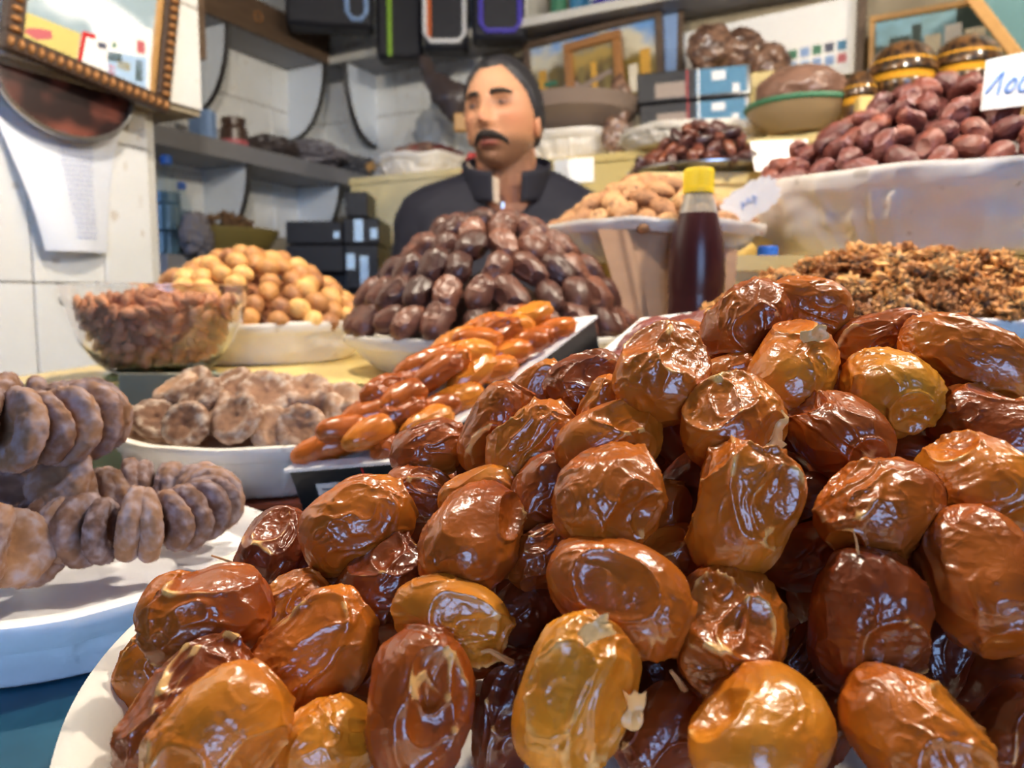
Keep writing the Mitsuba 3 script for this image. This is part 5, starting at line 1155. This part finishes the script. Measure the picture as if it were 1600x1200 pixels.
# ---------------------------------------------------------------- bags on the high shelf
def tote(label, px0, px1, py_bot, d, trim, ux=(.1, .9), gl=True, mat_='m_bag', z1=2.745, skew=0, bottom=True):
    a, b = P(px0, py_bot, d), P(px1, py_bot + skew, d * (1 if not skew else 1.02)); k = thing('tote_bag', label, 'bag', 'dark bags on the high shelf'); X_ = b - a; w = np.linalg.norm(X_[:2]); X_ = np.array([X_[0], X_[1], 0]) / w
    M = np.eye(4); M[:3, 0], M[:3, 1], M[:3, 2], M[:3, 3] = X_, np.cross(ZUP, X_), ZUP, a
    part(k, 'body', cbox(w, .10, z1 - a[2], .012, (w / 2, .05, (z1 - a[2]) / 2)), mat_, 40, M=M)
    H = z1 - a[2] - .03; r_ = .0085
    for i, t_ in enumerate(trim if isinstance(trim, list) else [trim]):
        if i == 0: pts = [(w * ux[0], -.006, H), (w * ux[0], -.006, .045), (w * ux[0] + .018, -.006, .022), (w * ux[1] - .018, -.006, .022), (w * ux[1], -.006, .045), (w * ux[1], -.006, H)] if bottom else [(w * ux[0], -.006, H), (w * ux[0], -.006, .003)]
        else: pts = [(w * ux[0] + .014, -.008, H), (w * ux[0] + .014, -.008, .035)]
        part(k, 'piping', tube(pts, r_ if i == 0 else r_ * .9, 8), t_, 40, M=M, label='coloured piping')
tote('dark navy bag with a pale blue loop, leftmost on the high shelf', 446, 584, 36, 2.50, 'm_sky', (.70, .92), skew=40)
tote('black bag with a lime green stripe on the high shelf', 588, 660, 90, 2.60, 'm_lime', (.30, .9), bottom=False)
tote('black bag with white and orange piping on the high shelf', 662, 730, 76, 2.52, ['m_white', 'm_orange'], (.04, .94))
tote('black bag with purple piping on the high shelf', 738, 822, 60, 2.45, 'm_purple', (.16, .88))
SHT = SH + .037
def shelf_pt(px, off=.12):
    q = wallpt(CORNER - LD * off, BD, px, 20); return np.array([q[0], q[1], SHT - .016])
k = thing('panel', 'pale upright panel dividing the high back shelf, right of the purple bag', 'panel'); q0 = wallpt(CORNER - LD * .1, BD, 838, 20); put(k, tf(cbox(.012, .17, .5, .003), mat4(np.column_stack([BD, LD, ZUP]), (q0[0], q0[1], SH + .02 + .252))), 'm_shelf_pale', False)
for i, px in enumerate((873, 903, 925)):
    c = shelf_pt(px); k = thing('glass_jar', f'small dark glass jar on the high back shelf, {ords(i + 1)} from the pale panel', 'jar', 'jars on the high shelf')
    m = lathe([(0, 0), (.022, 0), (.026, .006), (.028, .06), (.020, .085), (.020, .1), (0, .102)], 24); m.apply_translation(c); part(k, 'body', m, 'm_tealblue' if i else 'm_green', 30)
    m = lathe([(0, .1025), (.022, .1025), (.022, .122), (0, .124)], 24); m.apply_translation(c); part(k, 'lid', m, 'm_red' if i == 1 else 'm_steel', 30)
c = shelf_pt(958); k = thing('ceramic_bowl', 'white ceramic bowl with blue bands on the high back shelf', 'bowl')
pf = [(0, 0), (.045, 0), (.05, .006), (.075, .03), (.088, .07), (.084, .07), (.07, .034), (.045, .012), (0, .01)]
m = lathe(pf, 48); m.apply_translation(c); part(k, 'body', m, 'm_ceramic', 30); mat('m_ceramic', srgb(214, 222, 238), .15, clearcoat=.8)
for z0_, z1_ in ((.012, .022), (.045, .058)):
    q_ = [(np.interp(z, [0, .006, .03, .07], [.046, .051, .0758, .0888]) + .0004, z) for z in (z0_, z1_)]; m = lathe(q_ + [(q_[1][0] - .001, z1_), (q_[0][0] - .001, z0_), q_[0]], 48); m.apply_translation(c); part(k, 'band', m, 'm_purple', 30, label='blue painted band')

# ---------------------------------------------------------------- on and above the back ledge
LZ = STEP4 + .0005
def ledge_pt(px, off):
    q = wallpt(CORNER - LD * off, BD, px, 250); return np.array([q[0], q[1], LZ])
mat('m_bagclear', srgb(126, 96, 80), .3, clearcoat=1.0, clearcoat_gloss=.9)
def spice_fn(p, n, uv):
    m = mikit.fbm(p.x * 55, p.y * 55, p.z * 55, 3); return mikit.mix(mikit.mix(srgb(78, 54, 44), srgb(142, 108, 88), mikit.smoothstep(.3, .7, m)), srgb(206, 200, 198), mikit.smoothstep(.68, .8, m) * .8)
mat('m_nutbag', mikit.proc(spice_fn), .3, clearcoat=1.0, clearcoat_gloss=.92)
def basin_at(px, off, rt, h, label, seed, z=LZ, name='basin', rb=.8):
    c = ledge_pt(px, off); k = thing(name, label, 'basin'); tray(k, c[:2], z, z + h, rt * rb, rt, seed, pleat=.010, wave=.006, lip=.012, npl=20); return c
c = basin_at(668, .41, .155, .075, 'white paper-wrapped basin left of the man', 81)
lumpy = [lump(c + [.10 * math.cos(a) * q_, .10 * math.sin(a) * q_, .085 + .03 * (1 - q_)], (.026, .022, .018), i, .2, sub=2) for i, (a, q_) in enumerate([(r.uniform(0, 6.3), math.sqrt(r.random())) for _ in range(60)])]
lumpy = [m for m in lumpy if visible('dried_fruit')]
labs = rows_label([m.vertices.mean(0) for m in lumpy], 16, lambda a, b: f'dried fruit left of the man, {b} in the {a}')
for i, m in enumerate(lumpy): put(thing('dried_fruit', labs[i], 'fruit', 'dried fruit in the basin left of the man'), m, ['m_fig', 'm_plum', 'm_fig_tan', 'm_magenta' if i % 9 == 0 else 'm_plum'][i % 4], True, uv=np.tile([[.3, .4]], (len(m.vertices), 1)))
k = thing('board', 'light brown wooden board leaning behind the left basin', 'board'); a_, b_ = P(575, 262, 2.42), P(642, 232, 2.36); put(k, tube([a_, b_], .016, 4), 'm_wood_light', False)
k = thing('cloth', 'red cloth strip beside the man\'s collar', 'cloth'); a_ = P(724, 282, 1.80); b_ = P(742, 240, 1.80)
put(k, grid_sheet(lambda u, v: a_ * (1 - v[..., None]) + b_ * v[..., None] + np.array([.018, 0, 0]) * (u[..., None] - .5) * 1.6 + np.array([0, .012, 0]) * np.sin(v * 5 + u)[..., None], 6, 10, .003), 'm_red', True)
k = thing('hanging_bag', 'dark grey-brown twisted plastic bag hanging on the back wall left of the man', 'bag')
q0, q1, q2, q3, q4 = P(662, 92, 2.3), P(672, 118, 2.28), P(690, 142, 2.26), P(712, 160, 2.24), P(735, 172, 2.22)
s_ = np.linspace(0, 1, 22); pts = np.stack([np.interp(s_, [0, .2, .45, .75, 1], [q[i] for q in (q0, q1, q2, q3, q4)]) for i in range(3)], -1)
m = tube(pts, np.interp(s_, [0, .18, .3, .7, .9, 1], [.019, .017, .030, .054, .06, .036]), 20); v = m.vertices + (fbm(m.vertices * 26, 3, 3)[:, None] - .5) * .03; m.vertices = v; put(k, m, 'm_bagbrown', True)
c = ledge_pt(705, .22); put(thing('plastic_bag', 'pale clear plastic bag standing on the ledge left of the man\'s head', 'bag'), lump(c + [0, 0, .16], (.12, .09, .155), 14, .25), 'm_bagpale', True); mat('m_bagpale', srgb(164, 168, 170), .3, clearcoat=.8)
c = ledge_pt(715, .34); put(thing('paper_box', 'small orange-brown box beside the man\'s cheek', 'box'), cbox(.045, .03, .05, .004, tuple(P(722, 192, 2.2))), 'm_wood_light', False)
# right of the man
c = basin_at(905, .40, .175, .085, 'white paper-wrapped basin right of the man\'s head', 82)
k = thing('card', 'blank white card in front of the basin right of the man', 'card'); put(k, grid_sheet(lambda u, v: P(866, 288, 1.78) * (1 - u[..., None]) + P(928, 284, 1.76) * u[..., None] + (P(866, 250, 1.79) - P(866, 288, 1.78)) * v[..., None], 3, 3, .003), 'm_card', False)
k = thing('dish', 'wide grey-brown clay dish right of the man\'s ear', 'dish'); dz = LZ + .088
m = lathe([(0, 0), (.09, 0), (.11, .012), (.165, .050), (.18, .085), (.172, .085), (.155, .056), (.10, .022), (0, .016)], 56); c = ledge_pt(898, .45); m.apply_translation([c[0], c[1], dz]); put(k, m, 'm_clay', 30); mat('m_clay', srgb(134, 116, 104), .4, clearcoat=.3)
k = thing('cardboard_box', 'open brown cardboard box with raised flaps above the clay dish', 'box'); q_ = P(915, 178, 2.43)
Mq = mat4(np.column_stack([BD, LD, ZUP]), q_); part(k, 'body', cbox(.24, .14, .10, .002, (0, .05, -.03)), 'm_cardboard_grey', False, M=Mq); mat('m_cardboard_grey', srgb(150, 132, 122), .85)
part(k, 'flap', tf(cbox(.13, .004, .13, .001, (0, 0, .065)), mat4(Rot.from_euler('xyz', [-.25, .5, 0]).as_matrix(), (-.04, -.03, .01))), 'm_cardboard_grey', False, M=Mq); part(k, 'flap', tf(cbox(.15, .004, .10, .001, (0, 0, .05)), mat4(Rot.from_euler('xyz', [.35, -.35, 0]).as_matrix(), (.05, .02, .01))), 'm_cardboard_grey', False, M=Mq)
c = ledge_pt(978, .44); put(thing('plastic_bag', 'small clear bag of brown nuts between the cardboard box and the date boxes', 'bag'), lump(P(968, 165, 2.05), (.028, .028, .075), 21, .25), 'm_nutbag', True)
put(thing('plastic_bag', 'lower clear bag of brown nuts beside the white basin', 'bag'), lump(P(962, 212, 1.98), (.036, .03, .05), 22, .25), 'm_nutbag', True)
# small dark dates on the third step
SC = P(1100, 284, 1.45); k = thing('tray', 'steel tray under the small dark dates behind the yellow cap', 'tray')
m = lathe([(0, 0), (.11, 0), (.138, .012), (.145, .013), (.145, .016), (.136, .016), (.11, .005), (0, .005)], 64); sz = STEP3 + .001; m.apply_translation([SC[0], SC[1] + .0, sz]); put(k, m, 'm_steel', 30)
smalld = variants(7, lambda i: date_mesh(.036, .021, .019, 500 + i, sub=3, wrinkle=.8, dents=2, tone=.1 + .13 * i, blunt=2.3), 'm_small_date')
core(thing('date_layer', 'inner small dark dates showing in gaps of their heap', 'dates', kind='stuff'), SC[:2], sz + .006, .126, .085, 1.4, 'm_small_date', '', tone=.0)
heap('small_date', 'date', SC[:2], sz + .006, .134, .094, 1.4, .025, smalld, 41, 'small dark dates beyond the bottle', lambda a, b: f'small dark date above the yellow cap, {b} in the {a}', 20, lean='up', jitter=.5, face=-.3)
k = thing('basin', 'white cloth-lined basin behind the small dark dates', 'basin'); q_ = P(1082, 232, 1.90)
tray(k, q_[:2], STEP4 + .001, 1.664, .150, .172, 91, pleat=.010, wave=.005, lip=.010, npl=24)
k = thing('card', 'blank white sheet leaning right of the small dark dates', 'card'); c = [P(1180, 268, 1.30), P(1262, 268, 1.30), P(1262, 218, 1.34), P(1172, 222, 1.34)]
put(k, grid_sheet(lambda u, v: (c[0] * (1 - u[..., None]) + c[1] * u[..., None]) * (1 - v[..., None]) + (c[3] * (1 - u[..., None]) + c[2] * u[..., None]) * v[..., None], 4, 4, .002), 'm_card', False)
def gloss_box(label, pxs, d0, d1, h, dep_):
    """glossy printed carton: its front face between two lower corners"""
    a, b = P(*pxs[0], d0), P(*pxs[1], d1); X_ = b - a; w = np.linalg.norm(X_); X_ /= w; Yb = np.cross(ZUP, X_); Yb /= np.linalg.norm(Yb); Zb = np.cross(X_, Yb)
    M = np.eye(4); M[:3, 0], M[:3, 1], M[:3, 2], M[:3, 3] = X_, Yb, Zb, a; k = thing('date_carton', label, 'box', 'glossy date cartons')
    part(k, 'body', cbox(w, dep_, h, .003, (w / 2, dep_ / 2, h / 2)), 'm_black_gloss', False, M=M)
    for nm, x0, x1, z0, z1, mm_ in (('blue_panel', .52, .96, .12, .94, 'm_tealblue'), ('white_label', .66, .78, .55, .85, 'm_white'), ('white_label', .84, .90, .10, .40, 'm_white'), ('white_strip', .535, .552, .02, .98, 'm_white'), ('red_strip', .44, .452, .02, .98, 'm_red'), ('photo_print', .16, .43, .12, .62, 'm_clay')):
        part(k, nm, cbox(w * (x1 - x0), .0008, h * (z1 - z0), .0002, (w * (x0 + x1) / 2, -.0005 - (.0009 if 'label' in nm or 'strip' in nm else 0), h * (z0 + z1) / 2)), mm_, False, M=M)
gloss_box('glossy black and blue date carton, lower of the two stacked', [(1000, 206), (1172, 192)], 2.04, 1.98, .068, .12)
gloss_box('glossy black and blue date carton, upper of the two stacked', [(996, 163), (1174, 147)], 2.04, 1.98, .078, .12)
a_ = P(1086, 204, 2.07); stand('ochre stand under the glossy date cartons', (a_[0], a_[1] + .02), .24, .08, P(1000, 206, 2.04)[2] - .004, -.22)
for i, (px, py, s_, lb) in enumerate([(1112, 78, (.068, .055, .068), 'leftmost of three above the cartons'), (1160, 80, (.062, .055, .064), 'middle of three above the cartons'), (1200, 108, (.062, .055, .068), 'rightmost of three, beside the cartons')]):
    put(thing('nut_bag', 'clear plastic bag of brown nuts, ' + lb, 'bag', 'bags of nuts on the back ledge'), lump(P(px, py, 2.18), s_, 30 + i, .16, 2.4), 'm_nutbag', True)
a_ = P(1150, 124, 2.20); stand('ochre ledge block under the three bags of nuts', a_, .22, .10, a_[2], -.42)
c = P(1252, 178, 1.72); k = thing('bowl', 'pale clay bowl with a green rim under the large brown bag', 'bowl')
m = lathe([(0, -.045), (.06, -.045), (.10, -.02), (.122, .012), (.116, .012), (.09, -.016), (0, -.03)], 48); m.apply_translation(c); part(k, 'body', m, 'm_bowlclay', 30); mat('m_bowlclay', srgb(170, 146, 112), .4)
part(k, 'rim', tf(tube([(.119 * math.cos(t), .119 * math.sin(t), .012) for t in tz], .006, 8, False), mat4(t=c)), 'm_green', 40, label='green rim')
put(thing('spice_bag', 'large clear bag of brown spice heaped in the green-rimmed bowl', 'bag'), lump(c + [0, 0, .045], (.098, .085, .060), 47, .12, 2.0), 'm_spice', True)
def sp2(p, n, uv): return mikit.mix(srgb(112, 80, 66), srgb(138, 104, 88), mikit.fbm(p.x * 40, p.y * 40, p.z * 40, 3))
mat('m_spice', mikit.proc(sp2), .35, clearcoat=.9, clearcoat_gloss=.88)
stand('ochre stand under the green-rimmed bowl', (c[0] + .01, c[1] + .01), .09, .09, c[2] - .047)
# lacquered domes
def lacq(p, n, uv):
    v, u = uv.y, uv.x
    f = mikit.noise(u * 26, v * 14); base = mikit.mix(srgb(40, 27, 22), srgb(104, 70, 42), mikit.smoothstep(.55, .7, f))
    st = mikit.smoothstep(.55, .75, dr.abs(dr.sin(u * 62.83 * 1.0)) * dr.abs(dr.sin(v * 22)))
    base = mikit.mix(base, srgb(150, 104, 50), st * .35)
    band = 1 - mikit.smoothstep(.03, .045, dr.abs(v - .30))
    return mikit.mix(base, srgb(196, 140, 40), dr.clip(band, 0, 1))
mat('m_lacquer', mikit.proc(lacq), .14, clearcoat=1.0, clearcoat_gloss=.97)
def dome(label, px, py, d, R, H):
    c = P(px, py, d); k = thing('lacquer_box', label, 'box', 'painted lacquer boxes'); c[2] = c[2] - H
    pf = [(0, -.06), (R * .86, -.06), (R * .93, -.03), (R * .95, -.004)]; m = lathe(pf + [(0, -.004)], 64); uv = np.column_stack([np.arctan2(m.vertices[:, 1], m.vertices[:, 0]) / 6.2832 + .5, (m.vertices[:, 2] + .06) / .056 * .3 + .05]); m.apply_translation(c); part(k, 'base', m, 'm_lacquer', True, uv=uv)
    a = np.linspace(0, np.pi / 2, 16); pf = [(0, -.0035), (R, -.0035)] + [(R * math.cos(t) ** .9, H * math.sin(t)) for t in a]; pf[-1] = (0, H); m = lathe(pf, 64)
    uv = np.column_stack([np.arctan2(m.vertices[:, 1], m.vertices[:, 0]) / 6.2832 + .5, np.clip(m.vertices[:, 2] / H, 0, 1)]); m.apply_translation(c); part(k, 'lid', m, 'm_lacquer', True, uv=uv, label='domed painted lid')
    return c
lc = [dome('round black and gold painted lacquer box with domed lid, left of the two', 1412, 66, 1.62, .068, .066), dome('round black and gold painted lacquer box with domed lid, behind the price card', 1512, 56, 1.62, .068, .064)]
cy = dome('small yellow painted lacquer pot at the left of the domed boxes', 1345, 112, 1.60, .034, .05)
stand('ochre shelf block under the lacquer boxes', (lc[0][0] + .06, lc[0][1]), .36, .15, lc[0][2] - .062)
# pictures on the back wall
def wall_picture(name, label, cat_, pxs, off, frame_w, frame_mat, fill, extra=(), thick=.018, label2=None):
    """flat rectangular picture: pxs lower left, lower right, upper left in the photograph, on a plane off the wall"""
    o_ = CORNER - LD * off; a, b = wallpt(o_, BD, *pxs[0]), wallpt(o_, BD, *pxs[1]); X_ = b - a; w = np.linalg.norm(X_); X_ /= w; top = wallpt(o_, BD, *pxs[2]); Nn = -LD; Yv = np.cross(Nn, X_); Yv = Yv if Yv[2] > 0 else -Yv; h = (top - a) @ Yv
    M = np.eye(4); M[:3, 0], M[:3, 1], M[:3, 2], M[:3, 3] = X_, Yv, np.cross(X_, Yv), a; k = thing(name, label, cat_)
    part(k, 'picture', fbar(frame_w * .5, w - frame_w * .5, frame_w * .5, h - frame_w * .5, -.006, .001, .0005), fill, False, M=M)
    if frame_w:
        for q in ((0, w, 0, frame_w), (0, w, h - frame_w, h), (0, frame_w, frame_w, h - frame_w), (w - frame_w, w, frame_w, h - frame_w)): part(k, 'frame_bar', fbar(*q, -.008, thick, .003), frame_mat, False, M=M)
    for nm, x0, x1, y0, y1, z, mm_ in extra: part(k, nm, fbar(w * x0, w * x1, h * y0, h * y1, z, z + .001, .0002), mm_, False, M=M)
    return k, M, w, h
def pic_fn(lo, mid, hi, zmid):
    def fn(p, n, uv):
        m = mikit.fbm(p.x * 14, p.y * 14, p.z * 14, 3); t = (p.z - zmid) * 9 + (m - .5) * 1.6
        return mikit.mix(mikit.mix(lo, mid, mikit.smoothstep(-.6, .0, t)), hi, mikit.smoothstep(.1, .7, t))
    return fn
qa = wallpt(CORNER, BD, 930, 100); qb = wallpt(CORNER, BD, 1440, 75)
mat('m_pic_sky', mikit.proc(pic_fn(srgb(120, 100, 40), srgb(214, 206, 180), srgb(110, 158, 214), qa[2] - .0)), .35)
mat('m_pic_palm', mikit.proc(pic_fn(srgb(96, 78, 40), srgb(168, 140, 70), srgb(138, 132, 112), qa[2] - .03)), .4)
mat('m_pic_town', mikit.proc(pic_fn(srgb(72, 100, 92), srgb(108, 150, 160), srgb(128, 178, 200), qb[2] - .04)), .35)
mat('m_pic_tree', srgb(40, 62, 60), .6)
wall_picture('wall_picture', 'framed bright landscape picture standing behind the man, with a smaller gilt picture in front', 'picture', [(826, 192), (1040, 150), (818, 70)], .10, .020, 'm_wood_brown', 'm_pic_sky', [('yellow_flower', .10, .16, .35, .62, .0012, 'm_gold'), ('green_leaf', .14, .24, .40, .46, .0024, 'm_green'), ('yellow_tree', .84, .91, .2, .6, .0012, 'm_gold'), ('white_tower', .76, .82, .12, .45, .0012, 'm_cream')])
wall_picture('wall_picture', 'smaller gilt-framed picture of brown palms in front of the bright landscape', 'picture', [(890, 178), (978, 158), (880, 72)], .15, .026, 'm_gilt', 'm_pic_palm', [('palm', .22, .32, .15, .62, .0012, 'm_olive'), ('palm', .44, .54, .15, .66, .0012, 'm_gold'), ('palm', .66, .76, .15, .58, .0012, 'm_olive')])
k = thing('frame_strip', 'narrow upright mirror strip in a brown frame right of the landscape picture', 'mirror'); q_ = wallpt(CORNER - LD * .08, BD, 1046, 70); Mq = mat4(np.column_stack([BD, LD, ZUP]), q_)
part(k, 'strip', cbox(.05, .01, .36, .002, (0, 0, -.02)), 'm_sky', False, M=Mq); part(k, 'edge', cbox(.016, .016, .38, .002, (.034, 0, -.02)), 'm_wood_brown', False, M=Mq)
kc, Mc, cw, ch = wall_picture('calendar', 'large white wall calendar with a row of small coloured stamps', 'calendar', [(1070, 160), (1344, 112), (1066, 52)], .03, 0, None, 'm_card')
r2 = np.random.default_rng(3)
for j in range(2):
    for i in range(8):
        part(kc, 'stamp', fbar(cw * (.42 + .066 * i), cw * (.42 + .066 * i + .048), ch * (.16 + .17 * j), ch * (.16 + .17 * j + .12), .0012, .002, .0002), ['m_tealblue', 'm_ink', 'm_green', 'm_sky', 'm_clay', 'm_rose'][int(r2.integers(6))] if j else ['m_lightblue', 'm_rose', 'm_sky'][int(r2.integers(3))], False, M=Mc)
k = thing('post', 'dark upright post between the calendar and the town picture', 'post'); q_ = wallpt(CORNER - LD * .06, BD, 1345, 60); put(k, tf(cbox(.022, .03, .62, .003), mat4(np.column_stack([BD, LD, ZUP]), (q_[0], q_[1], q_[2]))), 'm_wood_brown', False)
wall_picture('wall_picture', 'framed photograph of a white hillside town with dark trees, above the lacquer boxes', 'picture', [(1356, 150), (1580, 120), (1352, 30)], .12, .014, 'm_wood_light', 'm_pic_town',
    [('tree', .04, .12, .30, .62, .0012, 'm_pic_tree'), ('tree', .15, .30, .38, .70, .0012, 'm_pic_tree'), ('tree', .31, .38, .45, .82, .0024, 'm_pic_tree'), ('tree', .62, .86, .62, .98, .0012, 'm_pic_tree'), ('white_house', .40, .52, .42, .66, .0024, 'm_cream'), ('white_house', .54, .66, .45, .75, .0036, 'm_white'), ('white_house', .68, .82, .45, .66, .0024, 'm_cream')])
k = thing('wall_picture', 'tilted blue-green picture with a light wooden edge in the upper right corner', 'picture'); a_ = P(1585, 82, 1.66); b_ = P(1512, -12, 1.66); X_ = (b_ - a_) / np.linalg.norm(b_ - a_); Zv = CAM - a_; Zv /= np.linalg.norm(Zv); Yv = np.cross(X_, Zv); Yv /= np.linalg.norm(Yv); Yv = Yv if Yv[0] > 0 else -Yv; Mq = mat4(np.column_stack([X_, Yv, np.cross(X_, Yv)]), a_)
part(k, 'picture', fbar(-.05, .24, .012, .28, -.004, .002, .0005), 'm_pic_teal', False, M=Mq); mat('m_pic_teal', srgb(92, 128, 132), .35)
part(k, 'frame_bar', fbar(-.05, .24, -.012, .013, -.008, .012, .003), 'm_wood_light', False, M=Mq)

# ---------------------------------------------------------------- pieces of the heaps that lie behind or below the ones in view
for (name, group), items in BEHIND.items():
    V, F, U, at = [], [], [], 0
    for M, s in items:
        v, f, _, uv, _c = meshkit.WRITTEN[s['filename']]
        n = 3 if len(v) > 2000 else 2 if len(v) > 600 else None
        if n: v, f, uv = v[:len(ico(n)[0])], ico(n)[1], uv[:len(ico(n)[0])]
        V.append(v @ np.asarray(M)[:3, :3].T + np.asarray(M)[:3, 3]); F.append(f + at); U.append(uv); at += len(v)
    key = thing({'dark_date': 'dark_dates', 'dried_fig': 'dried_figs'}.get(name, name + 's') + '_underneath', f'{group}, the ones lying underneath and behind', name.split('_')[-1] + 's', kind='stuff')
    put(key, trimesh.Trimesh(np.vstack(V), np.vstack(F), process=False), items[0][1]['bsdf']['id'], True, uv=np.vstack(U))
